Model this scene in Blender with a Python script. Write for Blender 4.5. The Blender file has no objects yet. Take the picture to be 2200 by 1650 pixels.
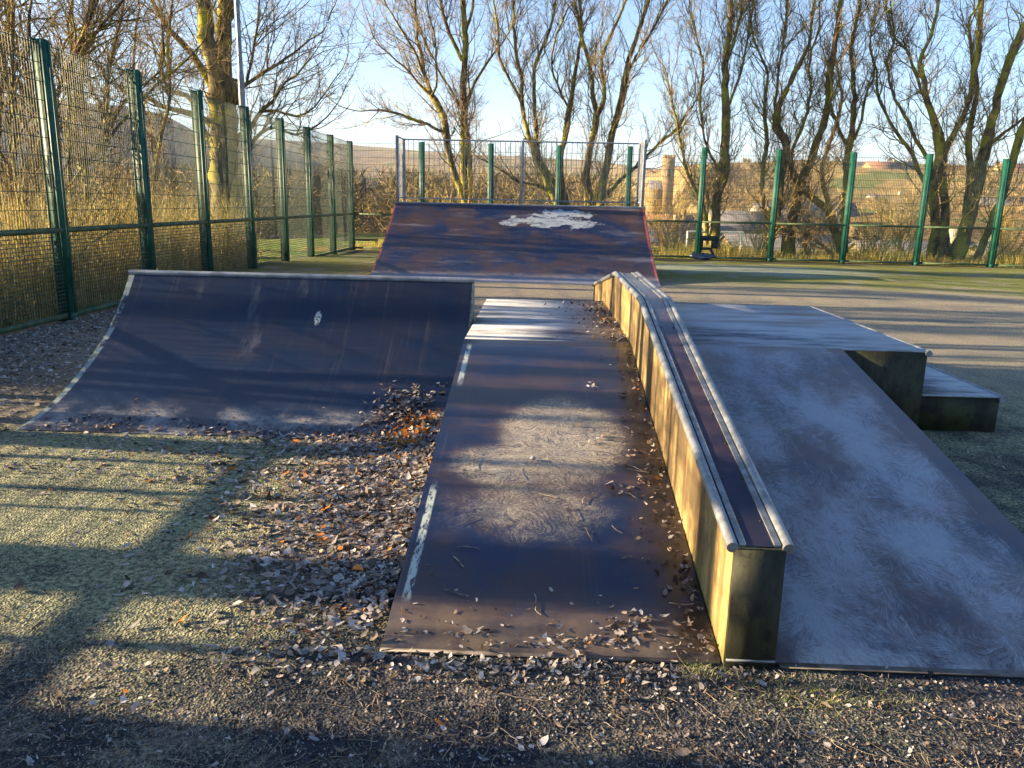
import bpy, math, random
import numpy as np
from math import radians, pi, sin, cos, tan, atan, atan2, sqrt, hypot
rng = np.random.default_rng(7)
random.seed(7)
S = bpy.context.scene
COL = S.collection

# ------------------------------------------------------------------ camera
F = 1700.0; ROLL = atan(0.021); CH = 1.6
PITCH = radians(12.8943); YAW = radians(1.7026)
cam = bpy.data.cameras.new('camera'); cam_o = bpy.data.objects.new('camera', cam); COL.objects.link(cam_o)
cam.sensor_width = 36.0; cam.lens = 36.0 * F / 2200.0; cam.clip_start = 0.05; cam.clip_end = 6000
fw = np.array([-sin(YAW) * cos(PITCH), cos(YAW) * cos(PITCH), -sin(PITCH)])
rt = np.array([cos(YAW), sin(YAW), 0.0]); up = np.cross(rt, fw)
CR = cos(ROLL) * rt + sin(ROLL) * up; CU = -sin(ROLL) * rt + cos(ROLL) * up
from mathutils import Matrix, Vector
cam_o.matrix_world = Matrix(((CR[0], CU[0], -fw[0], 0), (CR[1], CU[1], -fw[1], 0), (CR[2], CU[2], -fw[2], CH), (0, 0, 0, 1)))
S.camera = cam_o
CAM = np.array([0, 0, CH])
def ray(x, y): return CR * (x - 1100) / F + CU * (-(y - 825)) / F + fw
def aty(x, y, Y):
    d = ray(x, y); return CAM + d * Y / d[1]
def atd(x, y, D):                       # at horizontal distance D
    d = ray(x, y); return CAM + d * D / hypot(d[0], d[1])

# ------------------------------------------------------------------ light
SUN_EL = 15.0; SUN_AZ = 2.0             # sun stands to the left (-X), a touch towards +Y
w = bpy.data.worlds.new('World'); S.world = w; w.use_nodes = True
nt = w.node_tree; bg = nt.nodes['Background']
sky = nt.nodes.new('ShaderNodeTexSky'); sky.sky_type = 'NISHITA'; sky.sun_disc = False
sky.sun_elevation = radians(SUN_EL); sky.air_density = 1.0; sky.dust_density = 1.2; sky.ozone_density = 3.5
sdir = np.array([-cos(radians(SUN_AZ)) * cos(radians(SUN_EL)), sin(radians(SUN_AZ)) * cos(radians(SUN_EL)), sin(radians(SUN_EL))])
sky.sun_rotation = atan2(sdir[0], sdir[1])
tint = nt.nodes.new('ShaderNodeVectorMath'); tint.operation = 'MULTIPLY'; tint.inputs[1].default_value = (.78, 1.0, 1.16)   # clear frosty air
nt.links.new(sky.outputs[0], tint.inputs[0]); # pale winter mist low in the sky
tc = nt.nodes.new('ShaderNodeTexCoord'); sp_ = nt.nodes.new('ShaderNodeSeparateXYZ'); nt.links.new(tc.outputs['Generated'], sp_.inputs[0])
def wm(op, a, b):
    n_ = nt.nodes.new('ShaderNodeMath'); n_.operation = op
    for i_, v_ in ((0, a), (1, b)):
        if isinstance(v_, (int, float)): n_.inputs[i_].default_value = v_
        else: nt.links.new(v_, n_.inputs[i_])
    return n_.outputs[0]
g_ = wm('MULTIPLY', wm('POWER', 2.718, wm('MULTIPLY', wm('MAXIMUM', sp_.outputs[2], 0.0), -7.5)), 2.0)
gv = nt.nodes.new('ShaderNodeVectorMath'); gv.operation = 'SCALE'; gv.inputs[0].default_value = (1.0, .98, .95); nt.links.new(g_, gv.inputs[3])
ad = nt.nodes.new('ShaderNodeVectorMath'); ad.operation = 'ADD'; nt.links.new(tint.outputs[0], ad.inputs[0]); nt.links.new(gv.outputs[0], ad.inputs[1])
nt.links.new(ad.outputs[0], bg.inputs[0]); bg.inputs[1].default_value = 0.051
sl = bpy.data.lights.new('sun', 'SUN'); sl.energy = 5.0; sl.angle = radians(0.5); sl.color = (1.0, 0.77, 0.46)
so = bpy.data.objects.new('sun', sl); COL.objects.link(so); so.location = (-30, 5, 20)
so.rotation_euler = Vector(sdir).to_track_quat('Z', 'Y').to_euler()
S.view_settings.view_transform = 'Standard'; S.view_settings.look = 'None'
S.view_settings.exposure = 2.42; S.view_settings.gamma = 1.0
S.render.engine = 'CYCLES'
S.cycles.max_bounces = 5; S.cycles.diffuse_bounces = 2; S.cycles.glossy_bounces = 2
S.cycles.use_denoising = True; S.cycles.volume_bounces = 0

# ------------------------------------------------------------------ node helper
class M:
    def __init__(s, name):
        s.m = bpy.data.materials.new(name); s.m.use_nodes = True
        s.t = s.m.node_tree; s.b = s.t.nodes['Principled BSDF']; s.b.inputs['Roughness'].default_value = 0.8
        s.geo = s.t.nodes.new('ShaderNodeNewGeometry'); s.P = s.geo.outputs['Position']
    def n(s, typ, ins=None, out=0, **kw):
        nd = s.t.nodes.new(typ)
        for k, v in kw.items(): setattr(nd, k, v)
        for k, v in (ins or {}).items(): s.set(nd.inputs[k], v)
        return nd.outputs[out]
    def set(s, sock, v):
        if isinstance(v, bpy.types.NodeSocket): s.t.links.new(v, sock)
        elif isinstance(v, (tuple, list)) and len(v) == 3 and sock.type == 'RGBA': sock.default_value = (*v, 1)
        else: sock.default_value = v
    def math(s, op, a, b=0.0, c=0.0, clamp=False):
        return s.n('ShaderNodeMath', {0: a, 1: b, 2: c}, operation=op, use_clamp=clamp)
    def vm(s, op, a, b=(0, 0, 0), out=0): return s.n('ShaderNodeVectorMath', {0: a, 1: b}, out, operation=op)
    def scale(s, v, k): return s.vm('MULTIPLY', v, k)
    def noise(s, v, sc, det=4, rough=.55, dist=0.0, out=0):
        return s.n('ShaderNodeTexNoise', {'Vector': v, 'Scale': sc, 'Detail': det, 'Roughness': rough, 'Distortion': dist}, out)
    def vor(s, v, sc, out='Distance', **kw):
        return s.n('ShaderNodeTexVoronoi', {'Vector': v, 'Scale': sc}, out, **kw)
    def ramp(s, x, lo, hi, a=0.0, b=1.0):
        return s.n('ShaderNodeMapRange', {'Value': x, 'From Min': lo, 'From Max': hi, 'To Min': a, 'To Max': b}, interpolation_type='SMOOTHSTEP')
    def mix(s, f, a, b):
        nd = s.t.nodes.new('ShaderNodeMix'); nd.data_type = 'RGBA'
        s.set(nd.inputs[0], f); s.set(nd.inputs[6], a); s.set(nd.inputs[7], b); return nd.outputs[2]
    def sep(s, v):
        nd = s.t.nodes.new('ShaderNodeSeparateXYZ'); s.set(nd.inputs[0], v); return nd.outputs
    def comb(s, x, y, z=0.0): return s.n('ShaderNodeCombineXYZ', {0: x, 1: y, 2: z})
    def bump(s, h, st=.5, d=.01):
        o = s.n('ShaderNodeBump', {'Strength': st, 'Distance': d, 'Height': h}); s.set(s.b.inputs['Normal'], o)
    def col(s, c): s.set(s.b.inputs['Base Color'], c)
    def rough(s, c): s.set(s.b.inputs['Roughness'], c)
    def spec(s, c): s.set(s.b.inputs['Specular IOR Level'], c)
    def metal(s, c): s.set(s.b.inputs['Metallic'], c)
    def attr(s, name): return s.n('ShaderNodeAttribute', None, 0, attribute_name=name)

def box_mask(m, x, y, x0, x1, y0, y1, f=.1):
    a = m.math('MULTIPLY', m.ramp(x, x0 - f, x0 + f), m.ramp(x, x1 - f, x1 + f, 1, 0))
    b = m.math('MULTIPLY', m.ramp(y, y0 - f, y0 + f), m.ramp(y, y1 - f, y1 + f, 1, 0))
    return m.math('MULTIPLY', a, b)
def blob(m, x, y, cx, cy, rx, ry, f0=.4, f1=1.0):
    a = m.math('DIVIDE', m.math('SUBTRACT', x, cx), rx); b = m.math('DIVIDE', m.math('SUBTRACT', y, cy), ry)
    return m.ramp(m.math('SQRT', m.math('ADD', m.math('MULTIPLY', a, a), m.math('MULTIPLY', b, b))), f0, f1, 1, 0)
def feather(m, P, sc, dist=.25):
    """frost ferns: streaks radiating from scattered seed crystals"""
    q = m.vm('ADD', P, m.vm('SCALE', m.vm('SUBTRACT', m.noise(P, 3.0, 2, .5, out=1), (.5, .5, .5)), (0, 0, 0)))
    nd = m.t.nodes.new('ShaderNodeVectorMath'); nd.operation = 'SCALE'
    m.set(nd.inputs[0], m.vm('SUBTRACT', m.noise(P, 3.5, 3, .55, out=1), (.5, .5, .5))); nd.inputs[3].default_value = dist
    q = m.vm('ADD', P, nd.outputs[0])
    vn = m.t.nodes.new('ShaderNodeTexVoronoi'); m.set(vn.inputs['Vector'], q); vn.inputs['Scale'].default_value = sc
    d = m.vm('SUBTRACT', q, vn.outputs['Position']); sx = m.sep(d)
    ang = m.math('ARCTAN2', sx[1], sx[0]); r = m.vm('LENGTH', d, out=1)
    v = m.comb(m.math('MULTIPLY', ang, 13.0), m.math('MULTIPLY', r, 7.0), m.sep(vn.outputs['Position'])[0])
    st = m.noise(v, 1.7, 6, .72)
    return st, vn.outputs['Distance'], r

# ------------------------------------------------------------------ mesh helpers
def mesh_np(name, V, faces, smooth=False, cols=None):
    """faces: list of int arrays (n,k)"""
    me = bpy.data.meshes.new(name)
    V = np.asarray(V, dtype=np.float32).reshape(-1, 3)
    faces = [np.asarray(f, dtype=np.int32) for f in faces if len(f)]
    me.vertices.add(len(V)); me.vertices.foreach_set('co', V.ravel())
    nl = sum(f.size for f in faces); npoly = sum(len(f) for f in faces)
    me.loops.add(nl); me.polygons.add(npoly)
    me.loops.foreach_set('vertex_index', np.concatenate([f.ravel() for f in faces]))
    starts = []; s0 = 0
    for f in faces:
        starts.append(s0 + np.arange(len(f)) * f.shape[1]); s0 += f.size
    me.polygons.foreach_set('loop_start', np.concatenate(starts).astype(np.int32))
    if smooth: me.polygons.foreach_set('use_smooth', np.ones(npoly, dtype=bool))
    me.update(calc_edges=True)
    if cols is not None:
        a = me.color_attributes.new('tint', 'FLOAT_COLOR', 'POINT')
        c = np.ones((len(V), 4), dtype=np.float32); c[:, :3] = cols; a.data.foreach_set('color', c.ravel())
    return me

def tag(o, label=None, cat=None, group=None, kind=None):
    if label: o['label'] = label
    if cat: o['category'] = cat
    if group: o['group'] = group
    if kind: o['kind'] = kind
    return o
def thing(name, loc, label, cat, group=None):
    o = bpy.data.objects.new(name, None); o.location = loc; o.empty_display_size = .2; COL.objects.link(o)
    return tag(o, label, cat, group)
def org(o):
    p = np.zeros(3)
    while o is not None: p = p + np.array(o.location); o = o.parent
    return p
def link(name, me, mat, parent=None, loc=None):
    """mesh in world coordinates -> object (top-level ones get an origin at loc)"""
    base = org(parent) if parent is not None else np.array(loc if loc is not None else (0, 0, 0), float)
    if np.abs(base).max() > 0:
        n = len(me.vertices); c = np.empty(n * 3, dtype=np.float32); me.vertices.foreach_get('co', c)
        me.vertices.foreach_set('co', (c.reshape(-1, 3) - base.astype(np.float32)).ravel())
    o = bpy.data.objects.new(name, me); COL.objects.link(o)
    if parent is not None: o.parent = parent
    else: o.location = tuple(base)
    if mat: me.materials.append(mat.m if isinstance(mat, M) else mat)
    return o

class MB:
    def __init__(s): s.V = []; s.Q = {}; s.n = 0
    def add(s, V, *faces):
        V = np.asarray(V, float).reshape(-1, 3)
        for f in faces:
            f = np.asarray(f, int)
            if len(f): s.Q.setdefault(f.shape[1], []).append(f + s.n)
        s.V.append(V); s.n += len(V); return s
    def box(s, c, sz, R=None):
        h = np.array(sz) / 2
        v = np.array([[x, y, z] for x in (-1, 1) for y in (-1, 1) for z in (-1, 1)], float) * h
        if R is not None: v = v @ np.array(R).T
        return s.add(v + np.array(c), [[0, 1, 3, 2], [4, 6, 7, 5], [0, 4, 5, 1], [2, 3, 7, 6], [0, 2, 6, 4], [1, 5, 7, 3]])
    def bb(s, x0, x1, y0, y1, z0, z1): return s.box(((x0 + x1) / 2, (y0 + y1) / 2, (z0 + z1) / 2), (x1 - x0, y1 - y0, z1 - z0))
    def tube(s, pts, r, k=8, cap=True):
        pts = np.asarray(pts, float); n = len(pts); r = np.broadcast_to(r, (n,))
        T = np.gradient(pts, axis=0); T /= np.linalg.norm(T, axis=1)[:, None] + 1e-9
        ref = np.array([0, 0, 1.]) if abs(T[:, 2]).mean() < .8 else np.array([1., 0, 0])
        A = np.cross(T, ref); A /= np.linalg.norm(A, axis=1)[:, None] + 1e-9; B = np.cross(T, A)
        a = np.arange(k) * 2 * pi / k
        V = pts[:, None] + r[:, None, None] * (np.cos(a)[None, :, None] * A[:, None] + np.sin(a)[None, :, None] * B[:, None])
        i = np.arange(n - 1)[:, None] * k; j = np.arange(k)[None]; j2 = (j + 1) % k
        Q = np.stack([i + j, i + j2, i + k + j2, i + k + j], -1).reshape(-1, 4)
        s.add(V.reshape(-1, 3), Q)
        if cap:
            s.add(V[0], [list(range(k))]); s.add(V[-1], [list(range(k))[::-1]])
        return s
    def prism(s, prof, x0, x1):
        """closed y-z profile extruded along X"""
        n = len(prof); V = [(x0, y, z) for y, z in prof] + [(x1, y, z) for y, z in prof]
        s.add(V, [[i, (i + 1) % n, n + (i + 1) % n, n + i] for i in range(n)])
        s.add(V[:n], [list(range(n))[::-1]]); s.add(V[n:], [list(range(n))]); return s
    def mesh(s, name, smooth=False): return mesh_np(name, np.concatenate(s.V), [np.concatenate(q) for q in s.Q.values()], smooth)
    def obj(s, name, mat, parent=None, smooth=False, loc=None, bevel=0):
        o = link(name, s.mesh(name, smooth), mat, parent, loc)
        if bevel:
            b = o.modifiers.new('bevel', 'BEVEL'); b.width = bevel; b.segments = 2; b.limit_method = 'ANGLE'; b.angle_limit = radians(40)
        return o

def sm(x, a, b):
    t = np.clip((np.asarray(x, float) - a) / (b - a), 0, 1); return t * t * (3 - 2 * t)

# ------------------------------------------------------------------ ground shape
def gz(x, y):                            # court surface, a very slight rise under the far ramp
    return .13 * sm(y, 10.5, 15.2) * (1 - sm(y, 19.5, 24)) * (1 - sm(np.abs(np.asarray(x) + .5), 6, 12))
def fence_y(x): return 25.85 - .0746 * (x + 6.05)
# skyline read as azimuth / elevation
_rp = [(-900, 200), (-300, 205), (0, 214), (150, 224), (250, 232), (350, 252), (420, 288), (520, 302), (600, 306), (750, 318), (850, 324),
       (1000, 335), (1300, 352), (1400, 366), (1500, 352), (1700, 338), (1850, 340), (2000, 345), (2200, 350), (2600, 352), (3200, 360)]
_az = []; _el = []
for px, py in _rp:
    d = ray(px, py); _az.append(atan2(d[0], d[1])); _el.append(atan(d[2] / hypot(d[0], d[1])))
_r0 = np.interp(np.arange(len(_rp)), [0, 6, 8, 12, 14, 20], [700, 760, 1400, 1200, 420, 400])
def terr(x, y):
    x = np.asarray(x, float); y = np.asarray(y, float)
    dl = np.maximum(0, -6.5 - x); db = np.maximum(0, y - fence_y(x) - .6); d = np.hypot(dl, db)
    R = np.hypot(x, y); az = np.arctan2(x, y)
    E = np.interp(az, _az, _el); R0 = np.interp(az, _az, _r0)
    right = sm(az, .05, .3)
    near = -.03 - (.9 + 1.7 * right) * sm(d, 1.0, 34) - (12 - 7 * right) * sm(d, 34, 130) - (14 - 10 * right) * sm(d, 120, 260)
    near = np.where(az < -.25, near - 9 * sm(dl, 4, 60), near)
    zr = 1.6 + np.tan(E) * R0
    base_far = -(27 - 17 * right) - 9.0 * (az < -.25)
    t = sm(R, .22 * R0, R0 * 1.0)
    hill = (zr - base_far) * t ** .9
    # beyond the crest it falls away gently
    z = near + hill - np.maximum(0, R - R0) * .05
    bump = (np.sin(x * .021 + 1.3) * np.cos(y * .017) * 2.2 + np.sin(x * .06 + y * .05) * .7) * sm(R, 120, 300)
    fade = (np.abs(az) < 2.0)
    return np.where(fade & (d > 0), z + bump * (1 - .8 * sm(R, R0 * .8, R0)), -.03 + 0 * z)

# ------------------------------------------------------------------ materials: ground
def mat_ground():
    m = M('frosty_court'); x, y, z = m.sep(m.P)
    n1 = m.noise(m.P, .6, 5, .6); n2 = m.noise(m.P, 4.0, 5, .65); n3 = m.noise(m.P, 38.0, 4, .7); n4 = m.noise(m.P, 140.0, 3, .7)
    v1 = m.vor(m.P, 95.0)
    tar = m.mix(m.ramp(n3, .35, .7), (.006, .010, .018), (.036, .042, .052))
    frost = m.mix(m.ramp(n3, .3, .7), (.038, .050, .032), (.40, .385, .22))            # pale frosted moss crust
    green = m.mix(m.ramp(n3, .35, .65), (.05, .065, .012), (.22, .23, .045))
    brown = m.mix(m.ramp(n3, .3, .7), (.04, .030, .026), (.24, .20, .165))
    # frosted moss: strongest in front left, thinner elsewhere, cut at the front to paint its shade darker
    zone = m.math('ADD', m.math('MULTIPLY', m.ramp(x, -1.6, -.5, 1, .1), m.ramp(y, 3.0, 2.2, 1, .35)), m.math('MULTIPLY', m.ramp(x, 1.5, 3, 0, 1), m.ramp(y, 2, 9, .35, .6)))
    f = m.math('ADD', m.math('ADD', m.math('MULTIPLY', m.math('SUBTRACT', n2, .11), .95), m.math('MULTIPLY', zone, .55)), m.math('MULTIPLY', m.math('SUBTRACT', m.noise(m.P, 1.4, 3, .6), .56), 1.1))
    f = m.math('ADD', f, m.math('MULTIPLY', m.math('SUBTRACT', n4, .5), 1.5))
    f = m.math('ADD', f, m.math('MULTIPLY', m.math('SUBTRACT', m.ramp(v1, 0, .7), .5), .35))
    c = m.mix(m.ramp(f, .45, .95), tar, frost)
    # leaf mould near the ramps and along the front
    lm = m.math('MULTIPLY', m.math('MULTIPLY', m.ramp(x, -1.7, -.8), m.ramp(y, 2.6, 3.2)), m.ramp(x, .5, 0)); c = m.mix(m.math('MULTIPLY', lm, .8), c, brown)
    c = m.mix(m.math('MULTIPLY', m.ramp(m.math('ADD', n2, m.math('MULTIPLY', n4, .5)), .7, .95), m.math('MULTIPLY', m.ramp(y, 2.9, 2.3), .8)), c, brown)
    c = m.mix(m.math('MULTIPLY', m.math('MULTIPLY', m.ramp(x, -3.2, -3.9), m.ramp(y, 4.6, 5.6)), .85), c, brown)
    # sandy grit towards the back, then moss, then pale frost
    gy = m.math('ADD', y, m.math('MULTIPLY', m.math('SUBTRACT', n1, .5), 4.0))
    grit = m.mix(m.ramp(m.noise(m.P, 60, 4, .8), .35, .65), (.06, .055, .048), (.46, .39, .29))
    c = m.mix(m.math('MULTIPLY', m.ramp(gy, 5.5, 9.5), .8), c, grit)
    c = m.mix(m.math('MULTIPLY', m.ramp(gy, 14.5, 17.0), m.ramp(m.noise(m.P, 1.1, 4, .6), .3, .52)), c, green)
    pf = m.math('MULTIPLY', blob(m, x, gy, 5.2, 20.2, 4.2, 2.6, .5, 1.0), .75)
    c = m.mix(pf, c, m.mix(m.ramp(n3, .3, .7), (.16, .18, .13), (.42, .45, .36)))
    c = m.mix(m.math('MULTIPLY', m.ramp(gy, 23.6, 24.6), .85), c, (.035, .03, .022))
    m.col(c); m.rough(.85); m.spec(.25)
    h = m.math('ADD', m.math('MULTIPLY', n3, .6), m.math('MULTIPLY', v1, .7)); m.bump(h, .9, .012)
    return m
def mat_terrain():
    m = M('grassy_hills'); x, y, z = m.sep(m.P)
    R = m.vm('LENGTH', m.P, out=1)
    n = m.noise(m.P, .012, 6, .65); n2 = m.noise(m.P, .12, 5, .7); n3 = m.noise(m.P, 3, 4, .6)
    wood = m.mix(m.ramp(n2, .35, .65), (.085, .055, .025), (.30, .20, .08))
    field = m.mix(m.ramp(n2, .3, .7), (.19, .13, .05), (.38, .27, .10))
    c = m.mix(m.ramp(n, .46, .56), wood, field)
    c = m.mix(m.ramp(m.noise(m.P, .03, 2, .5), .58, .64), c, (.13, .14, .045))
    near = m.mix(m.ramp(n3, .35, .7), (.14, .21, .03), (.30, .36, .08))
    near = m.mix(m.ramp(m.noise(m.P, .5, 3, .6), .5, .65), near, (.42, .31, .09))
    hill_shade = m.mix(m.ramp(n2, .35, .65), (.016, .018, .024), (.048, .044, .042)); c = m.mix(m.math('MULTIPLY', m.ramp(m.math('DIVIDE', x, m.math('ADD', m.math('ABSOLUTE', y), 1.0)), -.16, -.30), m.ramp(n, .35, .6, .95, .75)), c, hill_shade)  # shade of the left hillside painted as a darker ground colour
    c = m.mix(m.ramp(R, 55, 75), near, c)
    m.col(c); m.rough(.95); m.spec(.1)
    m.bump(m.math('ADD', m.math('MULTIPLY', n2, 3.0), n3), .6, .5)
    return m
MG = mat_ground(); MT = mat_terrain()

# court sheet
xs = np.concatenate([np.arange(-6.45, 6, .12), np.arange(6, 40.1, .8)]); ys = np.concatenate([np.arange(-14, 1.2, .8), np.arange(1.2, 8, .12), np.arange(8, 27.01, .3)])
X, Y = np.meshgrid(xs, ys); ye = fence_y(X) + .28
Y = np.minimum(Y, ye)
Z = gz(X, Y) + rng.normal(0, .0012, X.shape)
ny, nx = X.shape; i = np.arange(ny - 1)[:, None] * nx; j = np.arange(nx - 1)[None]
Q = np.stack([i + j, i + j + 1, i + nx + j + 1, i + nx + j], -1).reshape(-1, 4)
keep = (Y.ravel()[Q[:, 2]] - Y.ravel()[Q[:, 1]]) > 1e-4
tag(link('court_ground', mesh_np('court_ground', np.stack([X, Y, Z], -1), [Q[keep]], True), MG), kind='structure')
# one terrain sheet to the horizon
rr = np.concatenate([[.01], np.arange(3, 60, 1.5), 60 * 1.045 ** np.arange(0, 92)])
aa = np.radians(np.concatenate([np.arange(-60, 60, .5), np.arange(60, 300, 4)]))
Rg, Ag = np.meshgrid(rr, aa, indexing='ij'); X = Rg * np.sin(Ag); Y = Rg * np.cos(Ag); Z = terr(X, Y)
Z = np.where(Rg < 1, -.03, Z); n_r, n_a = X.shape
i = np.arange(n_r - 1)[:, None]; j = np.arange(n_a)[None]; j2 = (j + 1) % n_a
Q = np.stack([i * n_a + j, i * n_a + j2, (i + 1) * n_a + j2, (i + 1) * n_a + j], -1).reshape(-1, 4)[:, ::-1]
tag(link('hills', mesh_np('hills', np.stack([X, Y, Z], -1), [Q], True), MT), kind='structure')

# ------------------------------------------------------------------ materials: steel, frost, bark
def mat_simple(name, a, b, sc=8, rough=.7, metal=0.0, bump=.2, spec=.5, stretch=(1, 1, 1)):
    m = M(name); P = m.scale(m.P, stretch)
    n = m.noise(P, sc, 5, .65); m.col(m.mix(m.ramp(n, .35, .68), a, b)); m.rough(rough); m.metal(metal); m.spec(spec)
    m.bump(m.noise(m.P, sc * 6, 3, .6), bump, .004); return m
def riding(name, kind):
    """dark phenolic riding sheet: brown-purple film with blue sky sheen painted in, worn and frosted"""
    m = M(name); x, y, z = m.sep(m.P)
    n1 = m.noise(m.P, 1.3, 4, .6); n2 = m.noise(m.P, 7, 5, .65); n3 = m.noise(m.P, 60, 3, .6)
    base = m.mix(m.ramp(n1, .40, .60), (.006, .013, .045), (.040, .024, .024))  # navy patches stand in for blue sky sheen on brown film
    if kind == 'right_wedge': base = m.mix(m.ramp(m.noise(m.P, 1.6, 4, .6), .35, .6), (.012, .018, .045), (.070, .038, .040))
    base = m.mix(m.math('MULTIPLY', m.ramp(m.noise(m.scale(m.P, (.7, 2.6, 3.4)), 1.7, 7, .75), .50, .74), .6), base, (.125, .070, .035))
    if kind == 'small_quarter': base = m.mix(.78, base, (.004, .012, .034))  # more of the painted sky blue on the small ramp
    wheel = m.noise(m.scale(m.P, (26, .8, .8)), 1.0, 4, .6); base = m.mix(m.ramp(wheel, .56, .80, 0, .35), base, (.11, .085, .07))
    fine = m.noise(m.P, 220, 2, .7)
    if kind == 'left_wedge':
        st, dv, r = feather(m, m.vm('ADD', m.P, (3.13, 1.37, 0)), 2.3, .42)
        area = m.math('MAXIMUM', m.math('MAXIMUM', blob(m, x, y, .16, 4.28, .42, .62, .55, 1.1), blob(m, x, y, -.12, 3.95, .40, .30, .3, 1.1)),
                      m.math('MULTIPLY', blob(m, x, y, 0.0, 3.55, .55, .38, .3, 1.1), .62))
        area = m.math('ADD', area, m.math('MULTIPLY', m.math('SUBTRACT', m.noise(m.P, 5.5, 5, .7), .5), .9))
        hair = m.math('ADD', m.math('MULTIPLY', st, .58), m.math('MULTIPLY', m.noise(m.P, 85, 5, .85), .48))
        fr = m.math('MULTIPLY', m.ramp(m.math('ADD', hair, m.math('MULTIPLY', m.math('SUBTRACT', area, .8), .12)), .42, .66, .05, .80), m.ramp(area, .10, .80))
        low = m.math('MULTIPLY', m.ramp(y, 3.0, 2.6), m.ramp(n2, .3, .65, .25, .75))
        base = m.mix(low, base, (.19, .14, .09))  # dusty low end, its sunlit brown put into the sheet colour
        dirt = m.math('MULTIPLY', m.ramp(x, .44, .60), m.ramp(m.noise(m.P, 9, 5, .7), .3, .6))
        base = m.mix(dirt, base, (.022, .016, .012))
        pm = m.math('MULTIPLY', m.ramp(m.noise(m.scale(m.P, (4, 1, 1)), 11, 6, .75), .42, .50), m.math('MAXIMUM', m.math('MULTIPLY', m.ramp(y, 2.82, 2.9), m.ramp(y, 3.75, 3.6, 1, 0) if False else m.ramp(y, 3.6, 3.78, 1, 0)), m.math('MULTIPLY', m.ramp(y, 4.9, 5.1), m.ramp(y, 5.6, 5.75, 1, 0))))
        paint = m.math('MULTIPLY', m.math('MULTIPLY', m.ramp(x, -.508, -.500), m.ramp(x, -.475, -.465, 1, 0)), pm)
        frc = (.52, .46, .36)
    elif kind == 'right_wedge':
        st, dv, r = feather(m, m.P, 2.7)
        big = m.noise(m.scale(m.P, (1.5, .8, 1)), 2.0, 3, .55)
        amt = m.math('ADD', m.math('ADD', m.math('MULTIPLY', st, .66), m.math('MULTIPLY', m.noise(m.scale(m.P, (1, .5, 1)), 42, 5, .75), .34)), m.math('MULTIPLY', m.math('SUBTRACT', big, .5), .95))
        amt = m.math('SUBTRACT', amt, m.ramp(m.math('ADD', x, m.math('MULTIPLY', y, .12)), 1.45, 1.05, 0, .28))
        amt = m.math('SUBTRACT', amt, m.ramp(x, 2.10, 2.2, 0, .30))
        fr = m.ramp(amt, .34, .70, .05, .70)
        fr = m.math('MULTIPLY', fr, m.ramp(fine, .25, .6, .65, 1.0))
        frc = (.40, .44, .50)
        sc = m.math('ABSOLUTE', m.math('SUBTRACT', m.math('FRACT', m.math('ADD', m.math('MULTIPLY', x, 3.0), m.math('MULTIPLY', m.noise(m.scale(m.P, (.2, .6, 1)), 1, 4, .6), .30))), .5))
        paint = m.math('MULTIPLY', m.ramp(sc, .011, .002), m.ramp(m.noise(m.P, 14, 5, .8), .44, .66, 0, .55))
    elif kind == 'platform':
        P2 = m.scale(m.P, (.7, 2.4, 1)); big = m.noise(P2, 1.5, 6, .72)
        amt = m.math('ADD', big, m.math('MULTIPLY', m.math('SUBTRACT', fine, .5), .25))
        fr = m.ramp(amt, .34, .60, .15, .80); frc = (.46, .49, .54)
        paint = 0.0
    elif kind == 'small_quarter':
        P2 = m.scale(m.P, (4, 1, 1))
        st, dv, r = feather(m, m.P, 3.0)
        fr = m.math('MULTIPLY', m.math('MULTIPLY', m.ramp(z, .13, .03), m.ramp(m.noise(m.P, 60, 4, .75), .35, .6, .3, 1)), m.ramp(m.math('ADD', m.math('MULTIPLY', st, .4), m.math('MULTIPLY', m.noise(m.P, 3.2, 4, .6), 1.1)), .66, .95, 0, .6))
        fr = m.math('MAXIMUM', fr, m.math('MULTIPLY', m.ramp(m.noise(P2, .9, 4, .65), .60, .80), .16))
        frc = (.50, .48, .46)
        paint = m.math('MAXIMUM', m.math('MULTIPLY', blob(m, m.math('ADD', x, m.math('MULTIPLY', m.noise(m.P, 25, 4, .8), .06)), z, -1.815, .62, .045, .085, .5, .7), m.ramp(m.noise(m.scale(m.P, (1, 1, .35)), 60, 3, .7), .42, .5)),
                       m.math('MULTIPLY', m.math('MULTIPLY', m.ramp(x, -3.53, -3.52, 1, 0), m.ramp(n2, .4, .5)), .6))
    else:
        P2 = m.scale(m.P, (.5, 2.0, 2.5)); wv = m.noise(P2, 1.4, 5, .62)
        edge = m.math('ADD', x, m.math('MULTIPLY', m.math('SUBTRACT', m.noise(m.P, 2.2, 5, .7), .5), 1.4))
        zz = m.math('ADD', z, m.math('MULTIPLY', m.math('SUBTRACT', m.noise(m.P, 3.0, 4, .65), .5), .42))
        p1 = m.math('MAXIMUM', blob(m, edge, zz, .15, 1.20, 1.35, .12, .75, .9), blob(m, edge, zz, .45, 1.38, .85, .085, .75, .9))
        paint = m.math('MULTIPLY', m.math('MULTIPLY', p1, m.ramp(m.noise(m.scale(m.P, (.6, 1, 2.5)), 9, 6, .75), .34, .52)), .85)
        fr = m.math('MAXIMUM', m.ramp(m.math('ADD', z, m.math('MULTIPLY', n2, .12)), .36, .20, 0, .55), m.math('MULTIPLY', m.ramp(wv, .55, .8), .30))
        frc = (.42, .40, .46)
        red = m.math('MAXIMUM', m.ramp(x, -3.20, -3.22, 0, .5), m.ramp(x, 2.26, 2.29))
        base = m.mix(m.math('MULTIPLY', red, m.ramp(n2, .3, .5, .3, .9)), base, (.33, .07, .05))
    c = m.mix(fr, base, frc)
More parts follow.
